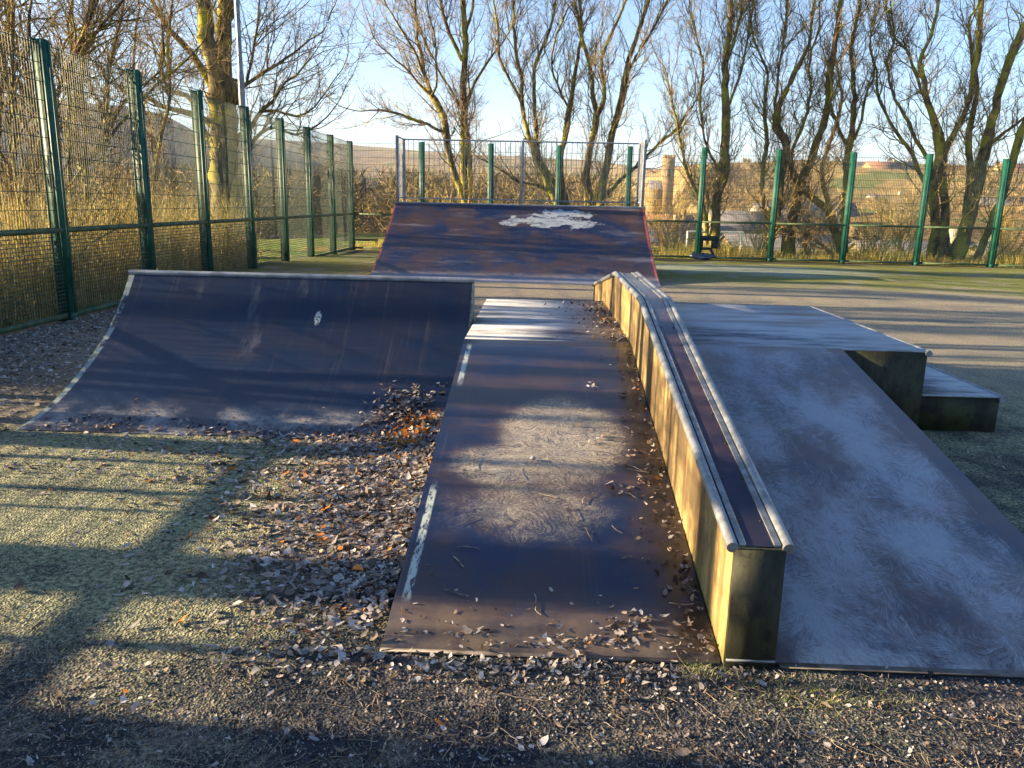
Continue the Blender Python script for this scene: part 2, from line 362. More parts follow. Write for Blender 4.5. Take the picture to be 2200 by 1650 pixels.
    if not isinstance(paint, float): c = m.mix(paint, c, (.34, .38, .42) if kind == 'big_quarter' else (.38, .43, .39))
    # bits of grit and bird mess
    sp = m.ramp(m.vor(m.P, 26.0), .07, .03); c = m.mix(m.math('MULTIPLY', sp, .5), c, (.16, .13, .10))
    m.col(c); m.rough(m.mix(fr, (.30, .30, .30), (.8, .8, .8))); m.spec(.42)
    m.bump(m.math('ADD', m.math('ADD', m.math('MULTIPLY', fr, m.noise(m.P, 170, 3, .7)), m.math('MULTIPLY', n3, .10)), m.math('MULTIPLY', sp, .6)), .5, .004)
    return m
R_LW = riding('frosted_left_bank', 'left_wedge'); R_RW = riding('frosted_right_bank', 'right_wedge'); R_PL = riding('frosted_deck', 'platform')
R_SQ = riding('dark_quarter_sheet', 'small_quarter'); R_BQ = riding('purple_quarter_sheet', 'big_quarter')
GALV = mat_simple('galvanised_steel', (.15, .16, .17), (.30, .31, .32), 14, .42, .4, .15)
GALV2 = mat_simple('dull_galvanised_post', (.15, .17, .19), (.27, .29, .33), 10, .55, .4, .1)
def mat_flank(name, mossy):
    m = M(name); n = m.noise(m.scale(m.P, (1, 1, .22)), 7, 6, .7); n2 = m.noise(m.P, 2.2, 5, .7); n3 = m.noise(m.P, 55, 3, .7)
    x, y, z = m.sep(m.P)
    if mossy:
        c = m.mix(m.ramp(n, .35, .65), (.007, .008, .005), (.042, .042, .024)); c = m.mix(m.ramp(n2, .5, .68), c, (.034, .042, .010)); c = m.mix(m.ramp(m.noise(m.P, 16, 6, .75), .52, .62, 0, .7), c, (.006, .006, .005))
    else:
        c = m.mix(m.ramp(n, .3, .7), (.10, .062, .024), (.38, .27, .11)); c = m.mix(m.math('MULTIPLY', m.ramp(n2, .42, .60), .85), c, (.06, .040, .020))
        c = m.mix(m.ramp(m.noise(m.scale(m.P, (1, 1.6, .12)), 5, 4, .6), .60, .68, 0, .7), c, (.42, .20, .05))
        c = m.mix(m.math('MULTIPLY', m.ramp(z, .22, .03), m.ramp(n2, .35, .6)), c, (.12, .14, .03))
    c = m.mix(m.ramp(n3, .62, .75, 0, .5), c, (.03, .028, .02))
    m.col(c); m.rough(.7); m.spec(.3); m.bump(n3, .35, .004); return m
FLANK = mat_flank('rusty_algae_steel', False); FLANK2 = mat_flank('shaded_mossy_steel', True)  # second one: mossy steel, base darkened to hold shade on box end and step
BOXTOP = riding('box_top_sheet', 'small_quarter') if False else mat_simple('purple_box_top', (.022, .022, .045), (.085, .052, .058), 2, .24, .0, .1, .6)
POSTG = mat_simple('green_fence_paint', (.003, .050, .034), (.009, .095, .062), 5, .55, 0, .05, .3)
WIREG = mat_simple('green_wire', (.012, .05, .035), (.04, .09, .06), 5, .5, 0, .0, .4)
RAILG = mat_simple('mossy_green_rail', (.03, .07, .035), (.10, .13, .06), 8, .6, 0, .2, .3)
def mat_bark(name, a, b, moss, mz=.55):
    m = M(name); n = m.noise(m.scale(m.P, (1, 1, .3)), 9, 5, .7); n2 = m.noise(m.P, 1.7, 4, .65)
    nx, ny_, nz = m.sep(m.geo.outputs['Normal'])
    c = m.mix(m.ramp(n, .35, .65), a, b)
    side = m.math('ADD', n2, m.math('MULTIPLY', m.math('SUBTRACT', 0.0, nx), .10))     # moss weighted to the sunward flank, sunlit warmth put into its yellow
    c = m.mix(m.ramp(side, mz - .04, mz + .08, 0, .9), c, moss)
    m.col(c); m.rough(.9); m.spec(.15); m.bump(n, .7, .02); return m
BARK = mat_bark('mossy_bark', (.045, .032, .018), (.24, .165, .08), (.28, .26, .03), .53)
BARK_BIG = mat_bark('sycamore_bark', (.045, .038, .02), (.19, .14, .07), (.30, .26, .03), .54)
BARK_O = mat_bark('orange_bark', (.10, .055, .02), (.36, .20, .06), (.16, .15, .03), .66)
TWIG = mat_simple('winter_twigs', (.13, .09, .045), (.42, .30, .15), 3, .85, 0, 0, .15)
TWIGP = mat_simple('pale_pinkish_twigs', (.20, .14, .10), (.48, .36, .26), 3, .85, 0, 0, .15)
SHRUB = mat_simple('golden_twigs', (.34, .23, .06), (.70, .52, .16), 2, .85, 0, 0, .15)

# ------------------------------------------------------------------ mesh fences
def fence(name, label, P0, dirv, ts, heights, nrm, t0, t1, rail=1.15):
    """posts at distances ts along dirv from P0, mesh panels between; nrm points to the outer side"""
    P0 = np.array(P0, float); dv = np.array(dirv, float); nv = np.array(nrm, float)
    t = thing(name, tuple(P0 + dv * ts[0]), label, 'fence', 'green sports court fences')
    Rm = np.stack([dv, nv, np.array([0, 0, 1.])], 1)
    for q, h in zip(ts, heights):
        c = P0 + dv * q; g = float(gz(c[0], c[1])) if False else 0.0
        m = MB(); m.box(c + (0, 0, h / 2), (.10, .10, h), Rm); m.box(c + nv * -.066 + (0, 0, h / 2), (.155, .030, h), Rm); m.box(c + nv * .062 + (0, 0, h / 2 + .02), (.155, .022, h + .01), Rm)
        m.box(c + nv * -.086 + dv * .03 + (0, 0, h / 2), (.028, .010, h - .02), Rm)
        m.box(c + (0, 0, h + .006), (.10, .17, .012), Rm); m.box(c + (0, 0, .05), (.14, .20, .10), Rm)
        m.obj('post', POSTG, t)
    edges = [t0] + [q for q in ts if t0 < q < t1] + [t1]
    hh = np.interp(edges, ts, heights)
    for a, b, ha, hb in zip(edges[:-1], edges[1:], hh[:-1], hh[1:]):
        L = b - a; hm = min(ha, hb) - .03
        off = nv * -.045
        def bar(m, u0, z0, u1, z1, r):
            p = P0 + dv * u0 + off + (0, 0, z0); q = P0 + dv * u1 + off + (0, 0, z1)
            d = (q - p) / np.linalg.norm(q - p); s1 = nv * r; s2 = np.cross(d, nv) * r
            V = [p - s1 - s2, p + s1 - s2, p + s1 + s2, p - s1 + s2, q - s1 - s2, q + s1 - s2, q + s1 + s2, q - s1 + s2]
            m.add(V, [[0, 1, 5, 4], [1, 2, 6, 5], [2, 3, 7, 6], [3, 0, 4, 7]])
        g = .055
        m = MB()
        for k in range(int(L / .05) + 1): bar(m, a + min(k * .05, L), rail, a + min(k * .05, L), hm, .0028)
        zz = rail + .03
        while zz < hm + .01: bar(m, a + g, zz, b - g, zz, .0042); zz += .215
        m.obj('upper_mesh_panel', WIREG, t)
        m = MB()
        for k in range(int(L / .05) + 1): bar(m, a + min(k * .05, L), .10, a + min(k * .05, L), rail, .0028)
        for k in range(22): bar(m, a + g, .11 + k * .048, b - g, .11 + k * .048, .0042)
        m.obj('lower_mesh_panel', WIREG, t)
        m = MB(); c = P0 + dv * (a + b) / 2
        m.box(c + (0, 0, rail) + nv * -.06, (L - .1, .045, .05), Rm); m.obj('middle_rail', RAILG, t)
        m = MB(); m.box(c + (0, 0, .075) + nv * -.03, (L - .1, .05, .06), Rm); m.obj('bottom_rail', RAILG, t)
    return t
lt = [.93 - 2 * 2.255, .93 - 2.255, .93, 3.18, 5.44, 7.70, 9.96, 12.20, 14.40, 16.68, 18.93, 21.10, 23.44, 25.80]
fence('mesh_fence', 'tall green mesh fence running down the left side of the court', (-6.05, 0, 0), (0, 1, 0), lt, [3.38] * 14, (-1, 0, 0), lt[0], 25.80)
bd = np.array([1, -.0746, 0]); bd /= np.linalg.norm(bd)
bx = [.02, 2.32, 4.50, 6.62, 8.78, 11.0, 13.2, 15.35, 17.5, 19.65, 21.8, 23.95, 26.1, 28.2]
bh = [3.40, 3.38, 3.36, 3.33, 3.33, 3.33, 3.30, 3.25, 3.23, 3.12, 3.1, 3.1, 3.1, 3.1]
fence('mesh_fence', 'green mesh fence across the back of the court behind the tall ramp', (-6.05, 25.85, 0), bd, bx[1:], bh[1:], (.0744, .9972, 0), .06, 28.2)

# ------------------------------------------------------------------ fun box (banks, deck, step)
PH = .602; YA, YB = 5.81, 8.40; YN, YF = 2.58, 11.4; XL, XR = -.535, 2.245
fb = thing('fun_box', (1.2, 5.8, 0), 'low steel fun box with a frosted deck and banks either side of the grind box', 'skate ramp')
def bank(x0, x1, y0, y1, z0, z1, mat, name='bank_sheet', label=None):
    m = MB(); t = .012; n = 24; ys_ = np.linspace(y0, y1, n + 1); zs_ = np.linspace(z0, z1, n + 1)
    prof = [(a, b) for a, b in zip(ys_, zs_)] + [(a, b - t) for a, b in zip(ys_[::-1], zs_[::-1])]
    m.prism(prof, x0, x1); o = m.obj(name, mat, fb)
    if label: o['label'] = label
    return o
bank(XL, .695, YN, YA, .012, PH + .004, R_LW, label='dark brown bank sheet with feathery frost patches')
bank(.890, XR, YN, YA, .012, PH + .004, R_RW, label='purple bank sheet covered in feathered blue frost')
bank(XL, .695, YF, YB, .012, PH + .004, R_LW); bank(.890, XR, YF, YB, .012, PH + .004, R_RW)
MB().bb(XL, .695, YA, YB, PH - .010, PH).obj('deck_sheet', R_PL, fb)
MB().bb(.890, 2.872, YA, YB, PH - .010, PH).obj('deck_sheet', R_PL, fb)
m = MB(); m.prism([(YN + .1, 0), (YA, PH - .02), (YB, PH - .02), (YF - .1, 0)], XL + .012, XL + .03)
m.prism([(YN + .1, 0), (YA, PH - .02), (YB, PH - .02), (YF - .1, 0)], XR - .02, XR - .004); m.obj('side_panel', FLANK2, fb)
m = MB(); m.bb(XR, 2.875, YA + .004, YB, 0, PH - .012); m.obj('deck_end_block', FLANK2, fb)
MB().tube([(2.880, YA - .01, PH - .018), (2.880, YB, PH - .018)], .024, 14).obj('edge_tube', GALV2, fb, True)
st_ = MB(); st_.bb(2.879, 3.45, YA + .01, YB, 0, .262); st_.obj('step_block', FLANK2, fb)
MB().bb(2.879, 3.445, YA, YB, .263, .275).obj('step_top', R_PL, fb)
MB().tube([(3.462, YA - .01, .258), (3.462, YB, .258)], .024, 14).obj('step_edge_tube', GALV2, fb, True)
m = MB(); m.bb(.90, 2.24, YN - .03, YN + .01, .004, .012); m.bb(XL, .69, YN - .02, YN + .01, .004, .011); m.obj('front_edge_strip', mat_simple('worn_steel_edge', (.05, .04, .035), (.16, .14, .13), 7, .6, .2, .2), fb)

# ------------------------------------------------------------------ grind box
gb = thing('grind_box', (.79, 5.9, 0), 'narrow raised grind box with steel edge tubes running up and over the fun box', 'grind box')
gp = [(2.56, .478), (5.33, 1.0), (7.15, 1.02), (9.95, .64)]
x0, x1 = .700, .880
m = MB(); m.prism([(y, z - .02) for y, z in gp] + [(9.95, 0), (2.56, 0)], x0, x1)
o = m.obj('box_body', FLANK, gb)
MB().bb(x0 + .002, x1 - .002, 2.548, 2.559, .006, .455).obj('end_plate', FLANK2, gb)
MB().bb(x0 + .004, x1 - .004, 2.542, 2.5475, .030, .038).obj('weld_strip', GALV2, gb)
for xx in (x0 - .006, x1 + .006):
    MB().tube([(xx, y - (.012 if i == 0 else 0), z - .016) for i, (y, z) in enumerate(gp)], .0205, 14).obj('edge_tube', GALV, gb, True)
# raised flanges beside the tubes and the riding strip on top
for sx in (-1, 1):
    m = MB(); cx = .79 + sx * .060
    m.prism([(y, z - .004) for y, z in gp] + [(y, z - .018) for y, z in gp[::-1]], cx - .0115, cx + .0115); m.obj('edge_flange', GALV, gb)
m = MB(); m.prism([(y, z - .011) for y, z in gp] + [(y, z - .019) for y, z in gp[::-1]], .7415, .8385); m.obj('top_sheet', BOXTOP, gb)
m = MB()
for a, b in zip(gp[:-1], gp[1:]):
    L = hypot(b[0] - a[0], b[1] - a[1])
    for k in range(int(L / .3)):
        f_ = (k + .5) * .3 / L
        for xx in (.752, .828): m.box((xx, a[0] + (b[0] - a[0]) * f_, a[1] + (b[1] - a[1]) * f_ - .0095), (.008, .008, .006))
m.obj('screw_heads', FLANK2, gb)

# ------------------------------------------------------------------ quarter pipes
def curve_pts(keys, n=40):
    ys_ = [k[0] for k in keys]; t = np.linspace(0, 1, n)
    s_ = np.linspace(0, 1, len(keys)); P = np.array(keys)
    # smooth by cubic fit through the key list
    from numpy.polynomial import polynomial as Pl
    c0 = np.polyfit(s_, P[:, 0], 5 if len(keys) > 7 else 4); c1 = np.polyfit(s_, P[:, 1], 5 if len(keys) > 7 else 4)
    return list(zip(np.polyval(c0, t), np.polyval(c1, t)))
def quarter(name, label, x0, x1, keys, back, top, mat, deckmat, sidemat, sheet_label):
    t = thing(name, ((x0 + x1) / 2, keys[0][0], 0), label, 'skate ramp')
    c = curve_pts(keys); c = [(y, max(z, .006)) for y, z in c]
    m = MB(); m.prism(c + [(y + .006, z - .014) for y, z in c[::-1]], x0 + .012, x1 - .012)
    o = m.obj('riding_sheet', mat, t, True); o['label'] = sheet_label
    mod = o.modifiers.new('s', 'EDGE_SPLIT'); mod.split_angle = radians(35)
    for xa, xb in ((x0, x0 + .011), (x1 - .011, x1)):
        m = MB(); cc = [(y, z - .004) for y, z in c]; P = cc + [(back, top - .03), (back, 0.0)]
        n = len(P)
        # fan of quads so the concave side fills properly
        k = len(cc); low = [(y, 0.0) for y, z in cc]
        for u in range(k - 1):
            a, b = cc[u], cc[u + 1]
            m.prism([a, b, (b[0], 0), (a[0], 0)], xa, xb)
        m.prism([cc[-1], (back, top - .03), (back, 0), (cc[-1][0], 0)], xa, xb)
        m.obj('side_panel', sidemat, t)
    MB().bb(x0 + .01, x1 - .01, c[-1][0] + .02, back, top - .022, top - .006).obj('deck', deckmat, t)
    m = MB(); m.bb(x0 + .012, x1 - .012, back - .02, back, 0, top - .024); m.obj('back_panel', sidemat, t)
    MB().tube([(x0 - .005, c[-1][0] + .004, top - .012), (x1 + .005, c[-1][0] + .004, top - .012)], .026, 14).obj('coping', GALV2, t, True)
    return t
EDGE_P = mat_simple('worn_pale_paint', (.09, .13, .11), (.26, .31, .27), 12, .7, 0, .2, .3)
sq = quarter('small_quarter_pipe', 'low dark blue quarter pipe on the left beside the fun box, leaves at its foot', -3.575, -.556,
             [(5.13, .004), (5.39, .045), (5.58, .105), (5.80, .175), (6.0, .262), (6.22, .380), (6.41, .500), (6.62, .665), (6.86, .940)], 6.99, .948,
             R_SQ, GALV2, EDGE_P, 'dark sheet with white scuff')
bq = quarter('tall_quarter_pipe', 'tall purple quarter pipe at the back with a railed deck', -3.25, 2.33,
             [(14.85, .11), (15.1, .15), (15.4, .23), (15.7, .34), (16.1, .50), (16.5, .67), (16.87, .85), (17.5, 1.18), (18.1, 1.55)], 19.05, 1.56,
             R_BQ, GALV2, mat_simple('red_edge_paint', (.10, .04, .04), (.36, .11, .09), 5, .6, 0, .1, .3), 'purple sheet with a peeled pale patch near its top')
# guard rail on the deck of the tall ramp
gt = 3.0; gbm = 1.66
def rail_panel(p, q, name):
    m = MB(); p = np.array(p, float); q = np.array(q, float); L = np.linalg.norm(q - p); d = (q - p) / L
    for zz in (gbm, gt - .02): m.tube([p + (0, 0, zz), q + (0, 0, zz)], .016, 8)
    for k in range(1, int(L / .118)): m.tube([p + d * k * .118 + (0, 0, gbm), p + d * k * .118 + (0, 0, gt - .02)], .0075, 6, False)
    return m.obj(name, GALV2, bq)
rail_panel((-3.19, 19.0, 0), (2.27, 19.0, 0), 'back_guard_rail')
rail_panel((-3.19, 18.13, 0), (-3.19, 19.0, 0), 'side_guard_rail'); rail_panel((2.27, 18.13, 0), (2.27, 19.0, 0), 'side_guard_rail')
for xx, yy in ((-3.19, 18.13), (2.27, 18.13), (-3.19, 19.0), (2.27, 19.0), (-.43, 19.0)):
    MB().box((xx, yy, (1.45 + gt) / 2), (.062, .062, gt - 1.45)).obj('rail_post', GALV2, bq, bevel=.006)

# ------------------------------------------------------------------ branching trees
def nrmz(v): return v / (np.linalg.norm(v, axis=-1, keepdims=True) + 1e-9)
def tubes_np(paths, radii, k):
    """paths (N,n,3) radii (N,n) -> V, Q"""
    N, n, _ = paths.shape
    T = nrmz(np.gradient(paths, axis=1)); ref = np.array([.31, .17, .93]); A = np.cross(T, ref[None, None]); bad = np.linalg.norm(A, axis=-1) < .2
    A[bad] = np.cross(T[bad], np.array([1., 0, 0])); A = nrmz(A); B = np.cross(T, A)
    a = np.arange(k) * 2 * pi / k
    V = paths[:, :, None] + radii[:, :, None, None] * (np.cos(a)[None, None, :, None] * A[:, :, None] + np.sin(a)[None, None, :, None] * B[:, :, None])
    base = (np.arange(N) * n * k)[:, None, None]; i = (np.arange(n - 1) * k)[None, :, None]; j = np.arange(k)[None, None]; j2 = (j + 1) % k
    Q = np.stack([base + i + j, base + i + j2, base + i + k + j2, base + i + k + j], -1).reshape(-1, 4)
    return V.reshape(-1, 3), Q
def grow(P, D, L, R0, n, curl, upw, taper=.25):
    """N branches at once: winding paths of n steps"""
    N = len(P); pts = np.empty((N, n + 1, 3)); pts[:, 0] = P; d = nrmz(D); step = (L / n)[:, None]
    for i in range(n):
        d = nrmz(d + rng.normal(0, curl, (N, 3)) + np.array([0, 0, upw]))
        pts[:, i + 1] = pts[:, i] + d * step
    rad = R0[:, None] * np.linspace(1, taper, n + 1)[None]
    return pts, rad
def children(pts, rad, cnt, t0=.15, spread=1.0, Lf=.5, Rf=.55, t1=1.0):
    """cnt children for every path"""
    N, n1, _ = pts.shape; idx = np.repeat(np.arange(N), cnt); t = rng.uniform(t0, t1, len(idx)) * (n1 - 1)
    i = np.minimum(t.astype(int), n1 - 2); f = (t - i)[:, None]
    P = pts[idx, i] * (1 - f) + pts[idx, i + 1] * f; D = nrmz(pts[idx, i + 1] - pts[idx, i])
    side = nrmz(np.cross(D, rng.normal(0, 1, (len(idx), 3)))); D2 = nrmz(D * rng.uniform(.35, 1.0, (len(idx), 1)) + side * spread)
    Lp = np.linalg.norm(np.diff(pts, axis=1), axis=2).sum(1)[idx]
    L = Lp * Lf * rng.uniform(.5, 1.15, len(idx)) * (1.1 - .5 * t / (n1 - 1)); R = rad[idx, i] * Rf
    return P, D2, L, R
def smooth_path(K, n):
    K = np.asarray(K, float); s_ = np.concatenate([[0], np.cumsum(np.linalg.norm(np.diff(K[:, :3], axis=0), axis=1))]); t = np.linspace(0, s_[-1], n)
    m = np.gradient(K, s_, axis=0); out = []
    i = np.clip(np.searchsorted(s_, t, side='right') - 1, 0, len(s_) - 2); h = (s_[i + 1] - s_[i])[:, None]; u = ((t - s_[i])[:, None] / h)
    return (2 * u**3 - 3 * u**2 + 1) * K[i] + (u**3 - 2 * u**2 + u) * h * m[i] + (-2 * u**3 + 3 * u**2) * K[i + 1] + (u**3 - u**2) * h * m[i + 1]
def tree(name, label, stems, trunk_mat, twig_mat, group=None, cat='tree', l1=9, l2=6, l3=6, l1len=2.0, spread=.75, curl=.28, upw=.06, base_z=None, tw=.0055, lod=1.0, low=.25, l1r=.4):
    """stems: list of (n,4) arrays x,y,z,r in world space, first the main one"""
    b = np.array(stems[0][0][:3], float)
    t = thing(name, tuple(b), label, cat, group)
    V = []; Q = []; n0 = 0; SP = []; SR = []
    for K in stems:
        K = np.asarray(K, float); n = max(10, int(np.linalg.norm(np.diff(K[:, :3], axis=0), axis=1).sum() / .28)); P = smooth_path(K, n)
        P[1:, :3] += rng.normal(0, .012, (n - 1, 3)) * (1 + P[1:, 3:4] * 4); r = np.maximum(P[:, 3], .008) * (1 + rng.normal(0, .05, n))
        k = 10 if r[0] > .08 else 7
        v, q = tubes_np(P[None, :, :3], r[None], k); V.append(v); Q.append(q + n0); n0 += len(v)
        SP.append(P[:, :3]); SR.append(r)
    link('trunk', mesh_np('trunk', np.concatenate(V), [np.concatenate(Q)], True), trunk_mat, t)
    # level 1 from all stems: equalise by resampling
    P1, D1, L1, R1 = [], [], [], []
    for p, r in zip(SP, SR):
        Ls = np.linalg.norm(np.diff(p, axis=0), axis=1).sum(); c = max(2, int(l1 * 2.1 * Ls / 6 * lod)); n = len(p)
        tt = rng.uniform(low, 1, c) * (n - 1); i = np.minimum(tt.astype(int), n - 2)
        D = nrmz(p[i + 1] - p[i]); side = nrmz(np.cross(D, rng.normal(0, 1, (c, 3))))
        P1.append(p[i]); D1.append(nrmz(D + side * spread * rng.uniform(.6, 1.3, (c, 1)))); L1.append(l1len * rng.uniform(.5, 1.3, c)); R1.append(np.minimum(r[i] * .5, .018))
        # leader continuing out of the stem's end
        P1.append(p[-1:]); D1.append(nrmz(p[-1:] - p[-2:-1])); L1.append(np.array([l1len * 1.1])); R1.append(r[-1:] * .9)
    P1, D1, L1, R1 = map(np.concatenate, (P1, D1, L1, R1))
    V = []; Q = []; n0 = 0
    def put(pts, rad, k):
        nonlocal n0
        v, q = tubes_np(pts, rad, k); V.append(v); Q.append(q + n0); n0 += len(v)
    a, ra = grow(P1, D1, L1, R1, 11, curl * .8, upw * 1.3, .3); put(a, ra, 5)
    link('branches', mesh_np('branches', np.concatenate(V), [np.concatenate(Q)], True), trunk_mat, t)
    V = []; Q = []; n0 = 0
    P, D, L, R = children(a, ra, l2, .12, spread, .5, .6); R = np.clip(R, tw * 1.0, .009)
    b2, rb = grow(P, D, L, R, 7, curl, upw, .4); put(b2, rb, 3)
    P, D, L, R = children(b2, rb, l3, .1, spread, .55, .7); L = np.clip(L, .18, 1.2); R = np.clip(R, tw * .7, .0055)
    c3, rc = grow(P, D, L, R, 5, curl * 1.15, upw, .5); put(c3, rc, 3)
    link('twigs', mesh_np('twigs', np.concatenate(V), [np.concatenate(Q)], False), twig_mat, t)
    return t
def px_stems(Y, specs, wob=.5):
    out = []
    for k, sp in enumerate(specs):
        ph = rng.uniform(0, 6); a = rng.uniform(-wob, wob); n = len(sp); K = []
        for i, (x, y, wpx) in enumerate(sp):
            yy = Y + a * (i / max(1, n - 1)) + .12 * sin(ph + i * 1.3)
            if k > 0 and i == 0: yy = Y
            p = aty(x, y, yy); K.append([*p, wpx * (.68 if Y > 25 else .90) / 2 / F * yy])
        if k == 0 or sp[0][1] > 530: K[0][2] = min(K[0][2], float(terr(K[0][0], K[0][1])) - .05)
        out.append(np.array(K))
    return out
BG = 'bare trees behind the back fence'
tree('leaning_tree', 'slim bare tree with a pale crown leaning left, leftmost behind the tall ramp', px_stems(27.6, [
    [(1015, 548, 24), (1003, 440, 21), (975, 370, 20), (958, 300, 20), (955, 262, 21), (940, 228, 21), (928, 208, 19), (915, 170, 11), (905, 120, 10), (895, 60, 9), (888, -60, 7)],
    [(955, 285, 10), (920, 270, 9), (870, 250, 8), (820, 238, 6), (775, 238, 4)],
    [(930, 208, 9), (900, 180, 7), (870, 145, 6), (840, 120, 5), (805, 85, 4), (790, 40, 3)],
    [(928, 205, 8), (938, 180, 7), (937, 140, 6), (935, 80, 5), (920, 20, 4), (915, -50, 4)],
    [(915, 170, 8), (890, 110, 7), (860, 60, 6), (830, 10, 5), (810, -50, 4)]]), BARK_BIG, TWIGP, BG, l1=10, l2=7, l3=8, l1len=1.9, curl=.16, upw=.07, low=.3)
tree('straight_tree', 'straight upright bare tree just right of the leaning one behind the tall ramp', px_stems(28.0, [
    [(1002, 548, 30), (1000, 440, 27), (997, 330, 24), (997, 240, 22), (998, 150, 20), (999, 80, 18), (995, 20, 16), (990, -80, 13)],
    [(992, 130, 12), (975, 90, 12), (958, 50, 11), (945, 0, 9), (930, -70, 7)],
    [(1000, 235, 10), (1020, 180, 8), (1050, 130, 7), (1085, 85, 5), (1110, 30, 4)],
    [(997, 240, 8), (970, 195, 7), (945, 155, 6), (925, 110, 5), (900, 65, 5), (885, 10, 4)],
    [(1014, 546, 18), (1012, 440, 16), (1008, 330, 15), (1003, 270, 11)],
    [(1000, 70, 10), (1015, 20, 9), (1020, -60, 7)]]), BARK, TWIGP, BG, l1=10, l2=6, l3=7, l1len=1.9, curl=.16, upw=.07, low=.4)
tree('spreading_tree', 'bare tree of twisting stems behind the middle of the tall ramp rail', px_stems(27.2, [
    [(1212, 550, 42), (1200, 440, 26), (1175, 390, 20), (1150, 330, 16), (1130, 270, 14), (1120, 220, 14), (1122, 170, 11), (1110, 120, 10), (1105, 60, 9), (1100, -50, 7)],
    [(1215, 440, 22), (1190, 390, 16), (1160, 340, 14), (1152, 270, 13), (1147, 200, 11), (1150, 140, 10), (1165, 100, 9), (1185, 50, 8), (1200, -40, 6)],
    [(1218, 440, 18), (1205, 350, 16), (1215, 290, 18), (1222, 250, 18), (1230, 190, 14), (1240, 130, 11), (1250, 70, 9), (1245, 0, 8), (1240, -60, 6)],
    [(1200, 440, 10), (1160, 400, 9), (1110, 390, 8), (1085, 370, 7), (1050, 350, 5)],
    [(1120, 220, 9), (1100, 180, 8), (1075, 130, 7), (1070, 70, 6), (1060, 0, 5)],
    [(1225, 240, 8), (1200, 190, 7), (1185, 140, 6), (1190, 90, 6), (1215, 30, 5)]]), BARK, TWIG, BG, l1=11, l2=6, l3=7, l1len=2.0, curl=.26, spread=.55, upw=.11, low=.12)
tree('forked_tree', 'bare tree with a lyre shaped fork behind the right end of the ramp rail', px_stems(26.9, [
    [(1272, 552, 36), (1270, 440, 26), (1262, 370, 21), (1268, 310, 20), (1282, 255, 20), (1276, 215, 15), (1270, 165, 13), (1262, 120, 12), (1250, 80, 10), (1240, 30, 9), (1232, -50, 7)],
    [(1282, 250, 14), (1298, 215, 14), (1296, 170, 10), (1290, 140, 10), (1300, 105, 9), (1318, 60, 9), (1340, 10, 8), (1355, -50, 6)],
    [(1280, 552, 30), (1290, 440, 28), (1300, 380, 24), (1310, 310, 22), (1322, 260, 22), (1335, 215, 22), (1345, 160, 18), (1352, 120, 15), (1375, 60, 13), (1392, 5, 12), (1400, -60, 9)],
    [(1345, 165, 10), (1372, 110, 10), (1395, 75, 9), (1415, 40, 8), (1435, 0, 7), (1445, -50, 5)],
    [(1290, 430, 12), (1330, 390, 11), (1375, 350, 9), (1420, 305, 9), (1455, 275, 8), (1470, 250, 6), (1500, 210, 4)]]), BARK, TWIG, BG, l1=11, l2=6, l3=7, l1len=2.0, curl=.26, spread=.55, upw=.11, low=.12)
tree('columnar_tree', 'dark upright bare tree with a mossy patch beside the black panel behind the back fence', px_stems(26.6, [
    [(1530, 556, 44), (1537, 490, 30), (1543, 420, 26), (1556, 370, 27), (1558, 300, 25), (1560, 250, 26), (1558, 190, 22), (1560, 130, 20), (1565, 80, 14), (1568, 30, 12), (1572, -50, 9)],
    [(1562, 130, 12), (1580, 80, 10), (1592, 20, 9), (1600, -50, 6)],
    [(1525, 552, 15), (1512, 450, 12), (1480, 375, 10), (1465, 320, 8), (1455, 270, 7), (1440, 200, 6), (1430, 150, 4)],
    [(1550, 370, 9), (1525, 330, 8), (1510, 280, 7), (1505, 200, 8), (1512, 140, 6), (1500, 90, 5), (1480, 20, 4)],
    [(1560, 240, 9), (1580, 190, 8), (1595, 140, 7), (1605, 80, 6), (1620, 0, 5)]]), BARK, TWIG, BG, l1=14, l2=7, l3=7, l1len=1.9, curl=.24, spread=.5, upw=.14, low=.12)
tree('mossy_tree', 'bare tree with mossy foot and sweeping right stem right of the dark upright one', px_stems(26.9, [
    [(1640, 560, 40), (1660, 500, 24), (1672, 440, 20), (1680, 370, 20), (1690, 310, 22), (1668, 265, 26), (1672, 230, 18), (1690, 190, 16), (1705, 160, 15), (1722, 130, 14), (1735, 100, 10), (1745, 40, 8), (1755, -40, 6)],
    [(1690, 560, 50), (1700, 480, 34), (1720, 400, 26), (1745, 335, 24), (1765, 280, 22), (1780, 220, 20), (1782, 170, 20), (1790, 110, 18), (1800, 50, 13), (1808, -40, 10)],
    [(1658, 500, 12), (1640, 430, 12), (1640, 360, 14), (1648, 300, 14), (1642, 245, 11), (1645, 200, 9), (1650, 160, 8), (1630, 110, 6), (1615, 60, 5), (1610, -20, 4)],
    [(1668, 265, 10), (1665, 210, 9), (1672, 160, 8), (1680, 100, 8), (1690, 40, 7), (1695, -30, 5)],
    [(1720, 400, 12), (1700, 340, 11), (1725, 270, 10), (1740, 200, 8), (1738, 140, 7), (1760, 60, 6)]]), BARK, TWIG, BG, l1=14, l2=7, l3=7, l1len=1.9, curl=.28, spread=.5, upw=.14, low=.12)
